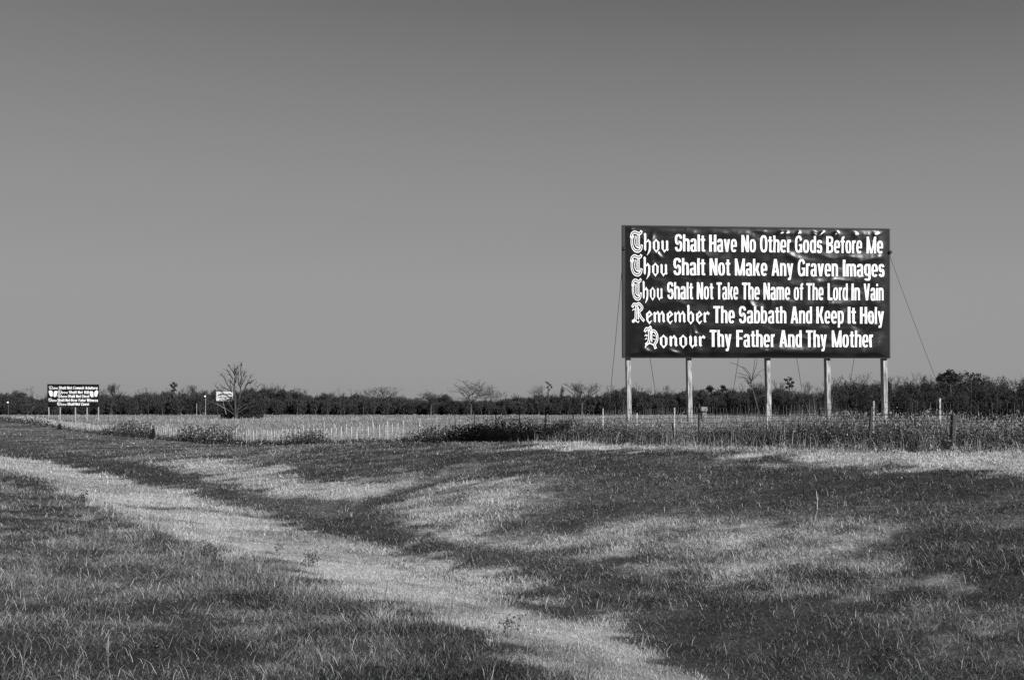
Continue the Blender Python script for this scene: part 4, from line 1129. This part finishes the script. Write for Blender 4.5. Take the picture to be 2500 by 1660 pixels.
def tree(name, label, px, top, Y, wpx, kind='bare', base=956, cat="tree", crown0=0.35, m=None, stems=1, lean=0.0, spread=0.5, up=0.35, dens=1.0):
    """a tree standing at px, its top at row top, its crown wpx wide"""
    g = Vector(((px - CX) / F * Y, Y, 0)); g.z = float(ground_z(g.x, g.y))
    Ht = EYE + (HY - top) / F * Y - g.z; Wt = wpx / F * Y
    root = empty(name, g, label, cat)
    tk, tw, tips = MB(), MB(), []
    rb = 0.024 * Ht
    k = Y / 420
    for s in range(stems):
        o = g + Vector((random.uniform(-.3, .3) * (stems > 1), random.uniform(-.3, .3) * (stems > 1), -0.3))
        ln = Vector((lean + random.gauss(0, .05), random.gauss(0, .05), 1))
        t = o + ln * (Ht * crown0 + 0.3)
        tk.tube([o, o.lerp(t, 0.5) + Vector((random.gauss(0, .08), 0, 0)), t], [rb * 1.2, rb, rb * .8], 7, False)
        for j in range(5 if stems == 1 else 3):
            a = 2 * math.pi * j / (5 if stems == 1 else 3) + random.uniform(-.4, .4)
            d = Vector((math.cos(a) * spread, math.sin(a) * spread, 0.75)).normalized()
            grow(tw, tips, t.lerp(o, random.uniform(0, .2)), d, Ht * 0.3, rb * .55, 4 if kind != 'leafy' else 3, spread, up, 3, 0.028 * k)
    # fit the crown to its measured size
    co = np.array(tw.v)
    hx = np.percentile(np.abs(co[:, 0] - g.x), 98); z1 = co[:, 2].max(); z0 = g.z + Ht * crown0
    sx = (Wt / 2) / max(hx, .1); sz = (g.z + Ht - z0) / (z1 - z0)
    co[:, 0] = g.x + (co[:, 0] - g.x) * sx; co[:, 1] = g.y + (co[:, 1] - g.y) * sx
    up_ = co[:, 2] > z0; co[up_, 2] = z0 + (co[up_, 2] - z0) * sz
    tw.v = [tuple(c) for c in co]
    if kind in ('leafy', 'half'):
        tp = np.array([[q.x, q.y, q.z] for q, dep in tips if dep <= 1])
        tp[:, 0] = g.x + (tp[:, 0] - g.x) * sx; tp[:, 1] = g.y + (tp[:, 1] - g.y) * sx; tp[:, 2] = np.where(tp[:, 2] > z0, z0 + (tp[:, 2] - z0) * sz, tp[:, 2])
        n = int((14 if kind == 'leafy' else 3) * dens)
        P = np.repeat(tp, n, 0) + rng.normal(0, 0.045 * Wt + 0.12, (len(tp) * n, 3))
        V, Q, T = leaf_cloud(P, np.full(len(P), (0.55 if kind == 'leafy' else 0.4) * k + 0.1), rng.uniform(0.1, 0.8, len(P)), aspect=0.8)
        cr = link("crown", np_mesh("crown", V, [Q], T), M_wood, root)
    else: cr = None
    tk.build("trunk", m or M_bark, root)
    tw.build("limbs" if cr else "crown", M_darkbark if m is None else m, root)
    return root

tree("slender_tree", "pair of thin bare saplings rising over the wood just right of the small billboard", 260, 881, 436, 26, 'bare', stems=2, spread=0.25, up=0.9, crown0=0.5)
def tuft_tree(name, label, px, Y, tufts, leaf=0.5, n=70):
    """trunk with separate clumps of foliage; tufts in columns and rows of the photograph (dx, row, radius)"""
    g = Vector(((px - CX) / F * Y, Y, 0)); g.z = float(ground_z(g.x, g.y)); k = Y / F
    root = empty(name, g, label, "tree")
    top = EYE + (HY - min(t[1] for t in tufts)) * k
    mb = MB(); mb.tube([g - Vector((0, 0, .3)), Vector((g.x + .15, Y, g.z + (top - g.z) * .5)), Vector((g.x, Y, top))], [0.26, 0.2, 0.05], 7)
    P = []
    for dx, row, r in tufts:
        c = np.array([g.x + dx * k, Y + random.uniform(-1, 1) * r * k * .5, EYE + (HY - row) * k])
        mb.tube([Vector((g.x, Y, c[2] - abs(dx) * k * .6 - .4)), Vector(c)], [.09, .03], 4)
        m = max(12, int(n * (r / 5.0) ** 2)); d = rng.normal(size=(m, 3)) * 0.48 * r * k; d[:, 2] *= 0.75
        P.append(c + d)
    mb.build("trunk", M_darkbark, root)
    P = np.concatenate(P); cloud_obj("crown", P, leaf * Y / 420, rng.uniform(0.05, 0.6, len(P)), M_wood, root, aspect=0.8)
    return root
tuft_tree("pine_tree", "small dark tufted treetop poking above the wood left of the lamp pole", 401, 436, [(-1, 884, 4.5), (-6, 888, 4), (4, 889, 4.5), (-2, 893, 4.5), (3, 899, 4), (-4, 901, 3.5)])
tree("bare_tree", "thin bare treetop beside the dark tufted treetop on the left", 442, 885, 436, 22, 'bare', crown0=0.6, up=0.8, spread=0.3)
tree("round_tree", "round crowned bare tree standing alone left of the centre of the wood", 882, 889, 432, 82, 'bare', crown0=0.35, spread=0.6, up=0.3)
tree("round_tree", "smaller round crowned tree on a pale trunk, left of the two flat topped trees", 994, 896, 420, 64, 'bare', crown0=0.35, spread=0.6, up=0.3)
tree("spreading_tree", "taller flat topped bare tree, the left one of the touching pair mid wood", 1085, 872, 420, 80, 'bare', crown0=0.3, spread=0.65, up=0.15)
tree("spreading_tree", "shorter spreading bare tree, the right one of the touching pair mid wood", 1130, 884, 424, 64, 'bare', crown0=0.3, spread=0.62, up=0.2)
tree("bare_tree", "slanting open bare tree on a pale trunk, left of the sign's left guy wire group", 1243, 884, 425, 44, 'bare', crown0=0.35, up=0.5, lean=-0.05)
tuft_tree("bare_tree", "thin tree with a dark leafy clump at its very top, left of the big billboard", 1264, 432, [(-5, 881, 3.2), (0, 884, 3.5), (5, 888, 3.8), (8, 893, 3), (-2, 893, 3), (1, 899, 3)], n=40)
tree("slender_tree", "very thin upright sapling between the leafy topped tree and the wide bare tree", 1294, 886, 432, 15, 'bare', crown0=0.45, up=0.9, spread=0.22)
tree("bare_tree", "wide rounded bare tree on several stems next to the left guy wire", 1342, 877, 425, 80, 'bare', crown0=0.35, stems=2, spread=0.5, up=0.4)
tree("bare_tree", "small bare treetop seen under the left end of the big billboard", 1537, 886, 440, 22, 'bare', crown0=0.6)
tree("bare_tree", "bare twiggy tree behind the dead sapling near the billboard's middle post", 1756, 878, 415, 34, 'bare', crown0=0.5, up=0.6)
tuft_tree("pine_tree", "dark round treetop under the billboard, left one of two close together", 1637, 436, [(0, 893, 6), (-4, 896, 5), (4, 897, 5), (1, 902, 5)], n=110)
tuft_tree("pine_tree", "dark round treetop under the billboard, right one of two close together", 1667, 436, [(-1, 892, 5), (3, 895, 4.5), (6, 899, 4), (-2, 900, 4)], n=110)
tuft_tree("leafy_tree", "tufted leafy tree seen between the middle post and the fourth post of the billboard", 1820, 372, [(-8, 876, 5), (2, 874, 5.5), (8, 882, 5), (-2, 884, 5), (4, 890, 6), (-6, 893, 4)])
tree("bare_tree", "low bare fan shaped tree just left of the billboard's fourth post", 1862, 876, 365, 24, 'bare', crown0=0.55, up=0.4)
tuft_tree("leafy_tree", "tall dense dark tree highest in the wood right of the billboard", 2190, 226, [(-2, 859, 9), (-14, 866, 9), (11, 866, 9), (-22, 874, 9), (0, 874, 12), (18, 876, 9)], leaf=0.7, n=50)
tuft_tree("leafy_tree", "airy rounded tree just right of the highest dark tree at the right", 2238, 226, [(-8, 861, 8), (5, 864, 8), (18, 866, 7), (-18, 868, 7), (0, 874, 10), (22, 876, 8)], leaf=0.6, n=22)

# the dead tree: limbs drawn from its own outline, set out in depth
DY = 262
def dz(zx, zy): return (453.3 + zx * 0.10237, 821.6 + zy * 0.10237)
g = at(544, 963, DY); g.z = float(ground_z(g.x, g.y))
dt = empty("dead_tree", g, "tall leafless dead tree with forked upright limbs in front of the white board", "tree")
TR = [[(880, 1400), (872, 1250), (870, 1100), (860, 900), (835, 780), (845, 640), (855, 520), (860, 440), (830, 380), (790, 320), (740, 260), (715, 222)],
      [(900, 1380), (910, 1200), (955, 950), (970, 800), (985, 720)]]
LM = [[(860, 440), (880, 330), (905, 230)], [(852, 430), (900, 330), (932, 265)], [(822, 515), (740, 420), (680, 350), (610, 300)], [(795, 790), (700, 660), (620, 520), (560, 440), (505, 400)],
      [(790, 810), (750, 680), (725, 580)], [(832, 660), (790, 580), (745, 540)], [(985, 720), (945, 650), (1000, 550)], [(985, 720), (1012, 640), (1005, 580), (1040, 500), (1045, 420), (1040, 300), (1075, 240), (1110, 190)],
      [(1045, 460), (1075, 410), (1102, 365)], [(965, 880), (1060, 750), (1110, 640), (1150, 540), (1200, 445)], [(1110, 640), (1180, 605), (1250, 600), (1315, 555)], [(945, 650), (930, 480), (930, 300)],
      [(870, 1010), (720, 900), (580, 800), (520, 730), (485, 670)], [(800, 790), (730, 760), (650, 710), (590, 675)], [(890, 1290), (780, 1150), (690, 1010), (600, 930)], [(910, 1220), (1050, 1100), (1170, 1060), (1290, 1000)],
      [(920, 1150), (1010, 1000), (1120, 900), (1250, 840)], [(860, 1320), (700, 1200), (560, 1110), (420, 1050)], [(845, 640), (880, 560), (890, 440), (870, 390)], [(1012, 640), (1060, 560), (1090, 460)], [(840, 380), (850, 300), (830, 220)],
      [(905, 1300), (1060, 1180), (1200, 1130), (1330, 1110)]]
def limb3(poly, off, grow_y):
    out = []
    for i, (a, b) in enumerate(poly):
        p = at(*dz(a, b), DY); p.y += off + grow_y * i; out.append(p)
    return out
mb = MB(); mb.tube(limb3(TR[0], 0, 0.06), np.linspace(0.27, 0.06, len(TR[0])), 7); mb.tube(limb3(TR[1], 0.3, 0.06), np.linspace(0.2, 0.12, 5), 7)
mb.build("trunk", M_deadwood, dt)
mb = MB(); tw = []
for L_ in LM:
    gy = random.choice((-1, 1)) * random.uniform(0.2, 0.7)
    pts = limb3(L_, 0.1, gy); n = len(pts)
    mb.tube(pts, np.linspace(0.13, 0.045, n), 5)
    for i in range(1, n):
        for _ in range(6):
            d = (pts[i] - pts[i - 1]).normalized(); dd = (d + Vector((random.gauss(0, .7), random.gauss(0, .7), random.gauss(0.2, .4)))).normalized()
            b = pts[i - 1].lerp(pts[i], random.random()); e = b + dd * random.uniform(0.5, 1.5)
            mb.tube([b, b.lerp(e, .5) + Vector((random.gauss(0, .06), 0, 0.05)), e], [0.04, 0.03, 0.018], 3)
mb.build("limbs", M_deadwood, dt)
mb = MB(); mb.tube(limb3([(695, 1300), (665, 1185), (640, 1100), (625, 1000)], -1.2, 0), [.09, .08, .06, .03], 5); mb.tube(limb3([(655, 1175), (560, 1110), (460, 1070)], -1.2, -0.1), [.07, .05, .03], 5)
mb.build("bleached_limb", noise_mat("bleached_bark", 0.12, 0.2, 2.0), dt)
# thicket at its foot
def thicket(name, label, px, base, Y, wpx, hpx, n, size, tone=(0.1, 0.55)):
    g = Vector(((px - CX) / F * Y, Y, 0)); g.z = float(ground_z(g.x, g.y))
    r = empty(name, g, label, "bush")
    Wt, Ht = wpx / F * Y, hpx / F * Y
    d = rng.normal(size=(n, 3)); d /= np.linalg.norm(d, axis=1)[:, None]; d *= (rng.uniform(0.2, 1, n) ** 0.5)[:, None]
    lob = 0.75 + 0.45 * vnoise(d[:, 0] * 3 + px, d[:, 2] * 3, 1.0, 5, 2)
    P = np.stack([g.x + d[:, 0] * Wt / 2 * lob, Y + d[:, 1] * Wt * 0.35, g.z + np.abs(d[:, 2]) * Ht * lob], 1)
    cloud_obj("foliage", P, size, rng.uniform(*tone, n), M_wood, r, aspect=0.8)
    mb = MB()
    for k in range(9):
        a = g + Vector((random.uniform(-.12, .12) * Wt, random.uniform(-.1, .1) * Wt, -0.1))
        mb.tube([a, a + Vector((random.uniform(-.25, .25) * Wt, random.uniform(-.1, .1) * Wt, Ht * random.uniform(.6, 1.05)))], [0.02 * Ht, 0.006 * Ht], 4)
    mb.build("stems", M_darkbark, r)
    return r
thicket("thicket", "dark brushy thicket round the foot of the tall dead tree", 558, 963, 267, 112, 60, 3600, 0.42)
thicket("bush", "dark rounded bush on the fence line left below the small billboard", 82, 976, 181, 17, 12, 500, 0.3, (0, 0.25))
thicket("bush", "small pointed bush on the fence line below the small billboard", 138, 978, 150, 9, 13, 260, 0.22, (0, 0.25))
thicket("bush", "narrow pointed bush in the long fence, taller than the weeds beside it", 353, 1008, 103, 10, 28, 400, 0.17, (0, 0.25))

# bird on the topmost twig
bp = limb3([TR[0][-1]], 0.66, 0)[0] + Vector((0, 0, 0.1))
mb = MB()
mb.tube([bp + Vector((0.42, 0, -0.22)), bp + Vector((0.2, 0, -0.1)), bp + Vector((0.05, 0, 0.02)), bp + Vector((-0.08, 0, 0.16)), bp + Vector((-0.13, 0, 0.27)), bp + Vector((-0.18, 0, 0.33)), bp + Vector((-0.24, 0, 0.34)), bp + Vector((-0.34, 0, 0.32))],
        [0.03, 0.06, 0.14, 0.15, 0.09, 0.085, 0.06, 0.008], 8)
tag(mb.build("bird", M_bird, None, True), "dark bird perched on the highest left twig of the dead tree", "bird")

# dead sapling behind the big sign
SY = 47.0
def sp(zx, zy, dy=0.0): p = at(1416.6 + zx * 0.2048, 774.4 + zy * 0.2048, SY); p.y += dy; return p
g = sp(1690, 1130); g.z = float(ground_z(g.x, g.y))
ds = empty("dead_sapling", g, "leafless sapling with drooping arched shoots under the middle of the big billboard", "sapling")
mb = MB(); mb.tube([g - Vector((0, 0, .2)), sp(1650, 960), sp(1605, 780), sp(1570, 650), sp(1545, 570), sp(1535, 500)], [.03, .027, .024, .022, .026, .02], 6)
mb.build("trunk", M_bark, ds)
mb = MB()
for P in ([(1535, 520), (1520, 440), (1460, 360), (1390, 320), (1310, 293)], [(1540, 510), (1530, 430), (1480, 365), (1440, 345)], [(1530, 530), (1500, 490), (1450, 462), (1350, 458)], [(1520, 540), (1480, 480), (1440, 470), (1385, 478)],
          [(1540, 510), (1500, 450), (1440, 425), (1400, 410)], [(1545, 500), (1580, 455), (1640, 405), (1695, 372)], [(1545, 500), (1565, 430), (1590, 340), (1605, 260)], [(1525, 560), (1490, 510), (1470, 480)], [(1530, 570), (1500, 520), (1480, 500)],
          [(1540, 520), (1600, 450), (1630, 440), (1650, 480)], [(1550, 590), (1530, 540), (1490, 520)]):
    gy = random.uniform(-0.12, 0.12); n = len(P)
    mb.tube([sp(a, b, gy * i) for i, (a, b) in enumerate(P)], np.linspace(0.016, 0.007, n), 4)
mb.build("shoots", M_darkbark, ds)

# lone stalk standing in the verge and a few weeds in the foreground
def weed(name, label, px, py, hpx, kind, group=None, n=7, cat="weed"):
    X, Y = gpt(px, py); g = gp3(X, Y); Hh = hpx / F * Y
    r = empty(name, g, label, cat, group)
    st, hd = MB(), MB()
    for k in range(n):
        a = g + Vector((random.gauss(0, .05 * Hh * n ** 0.5), random.gauss(0, .05 * Hh * n ** 0.5), -0.03)); hh = Hh * random.uniform(.55, 1.05)
        lx, ly = random.gauss(0, .14) * hh, random.gauss(0, .14) * hh
        pts = [a, a + Vector((lx * .3, ly * .3, hh * .5)), a + Vector((lx, ly, hh))]
        rr = max(0.0022, 0.00015 * Y)
        st.tube(pts, [rr, rr * .8, rr * .5], 4)
        for j in range(5):
            b = pts[1].lerp(pts[2], random.uniform(0, 1)); e = b + Vector((random.gauss(0, .09), random.gauss(0, .09), random.uniform(.02, .09))) * (hh / 0.5)
            st.tube([b, e], rr * .5, 3, False)
            s = 0.009 * max(1, Y / 14) * random.uniform(.6, 1.2)
            hd.tube([e - Vector((0, 0, s)), e - Vector((0, 0, s * .4)), e + Vector((0, 0, s * .5)), e + Vector((0, 0, s))], [s * .2, s * .8, s * .7, s * .15], 5)
    st.build("stems", M_darkstem if kind == 'dark' else M_palestem, r)
    if kind == 'dark': hd.build("seed_heads", M_darkstem, r)
weed("weed", "clump of dark dried weeds with round heads on the near edge of the pale strip", 487, 1292, 46, 'dark', n=12)
weed("weed", "dark dried weeds standing below the pale strip, right of the round headed clump", 718, 1308, 46, 'dark', n=12)
weed("weed", "bent dark stalk leaning in the pale strip between two weed clumps", 640, 1282, 36, 'dark', n=4)
weed("weed", "dark dried weeds at the left end of the pale strip", 192, 1166, 34, 'dark', n=10)
weed("weed", "loose dark seed stalks at the bottom of the pale strip near the centre", 1175, 1470, 62, 'dark', n=9)
weed("weed", "bleached upright stalks in the pale strip beside loose dark seed stalks", 1138, 1490, 62, 'pale', n=6)
weed("weed", "pale stalk pair standing in the middle of the pale strip", 1000, 1395, 36, 'pale', n=3)
# the lone stalk
X, Y = gpt(1884, 1176); g = gp3(X, Y); k = Y / F
r = empty("dead_stalk", g, "lone bleached upright stalk with a thin forked tip in the dark verge", "stalk")
mb = MB(); top = g + Vector((-2 * k, 0, 44 * k))
mb.tube([g - Vector((0, 0, .05)), g + Vector((0.5 * k, 0, 22 * k)), top], [0.008, 0.007, 0.005], 6); mb.build("stem", M_palestem, r)
mb = MB()
for dx, dzz in ((-13, 12), (-8, 22), (4, 14)):
    mb.tube([top, top + Vector((dx * .6 * k, 0, dzz * .5 * k)), top + Vector((dx * k, 0, dzz * k))], [.005, .004, .003], 4)
mb.build("twigs", M_bark, r)
# tiny pale litter on the mown verge
for px, py, lab in [(10, 1003, "white scrap of litter on the mown verge near the left edge"), (295, 1034, "white scrap of litter on the mown verge below the small bush"), (309, 1026, "tiny white scrap of litter just beyond the other scrap on the verge"),
                    (1008, 1056, "small white scrap of litter on the verge in front of the fence")]:
    X, Y = gpt(px, py); g = gp3(X, Y); s = 1.4 * Y / F
    bm = bmesh.new()
    bmesh.ops.create_icosphere(bm, subdivisions=2, radius=s)
    for v in bm.verts: v.co = Vector((v.co.x * 1.3, v.co.y, v.co.z * .6)) * random.uniform(.75, 1.2) + g + Vector((0, 0, 0.12 + s * .4))
    me = bpy.data.meshes.new("litter"); bm.to_mesh(me); bm.free()
    tag(link("litter", me, M_white), lab, "litter")
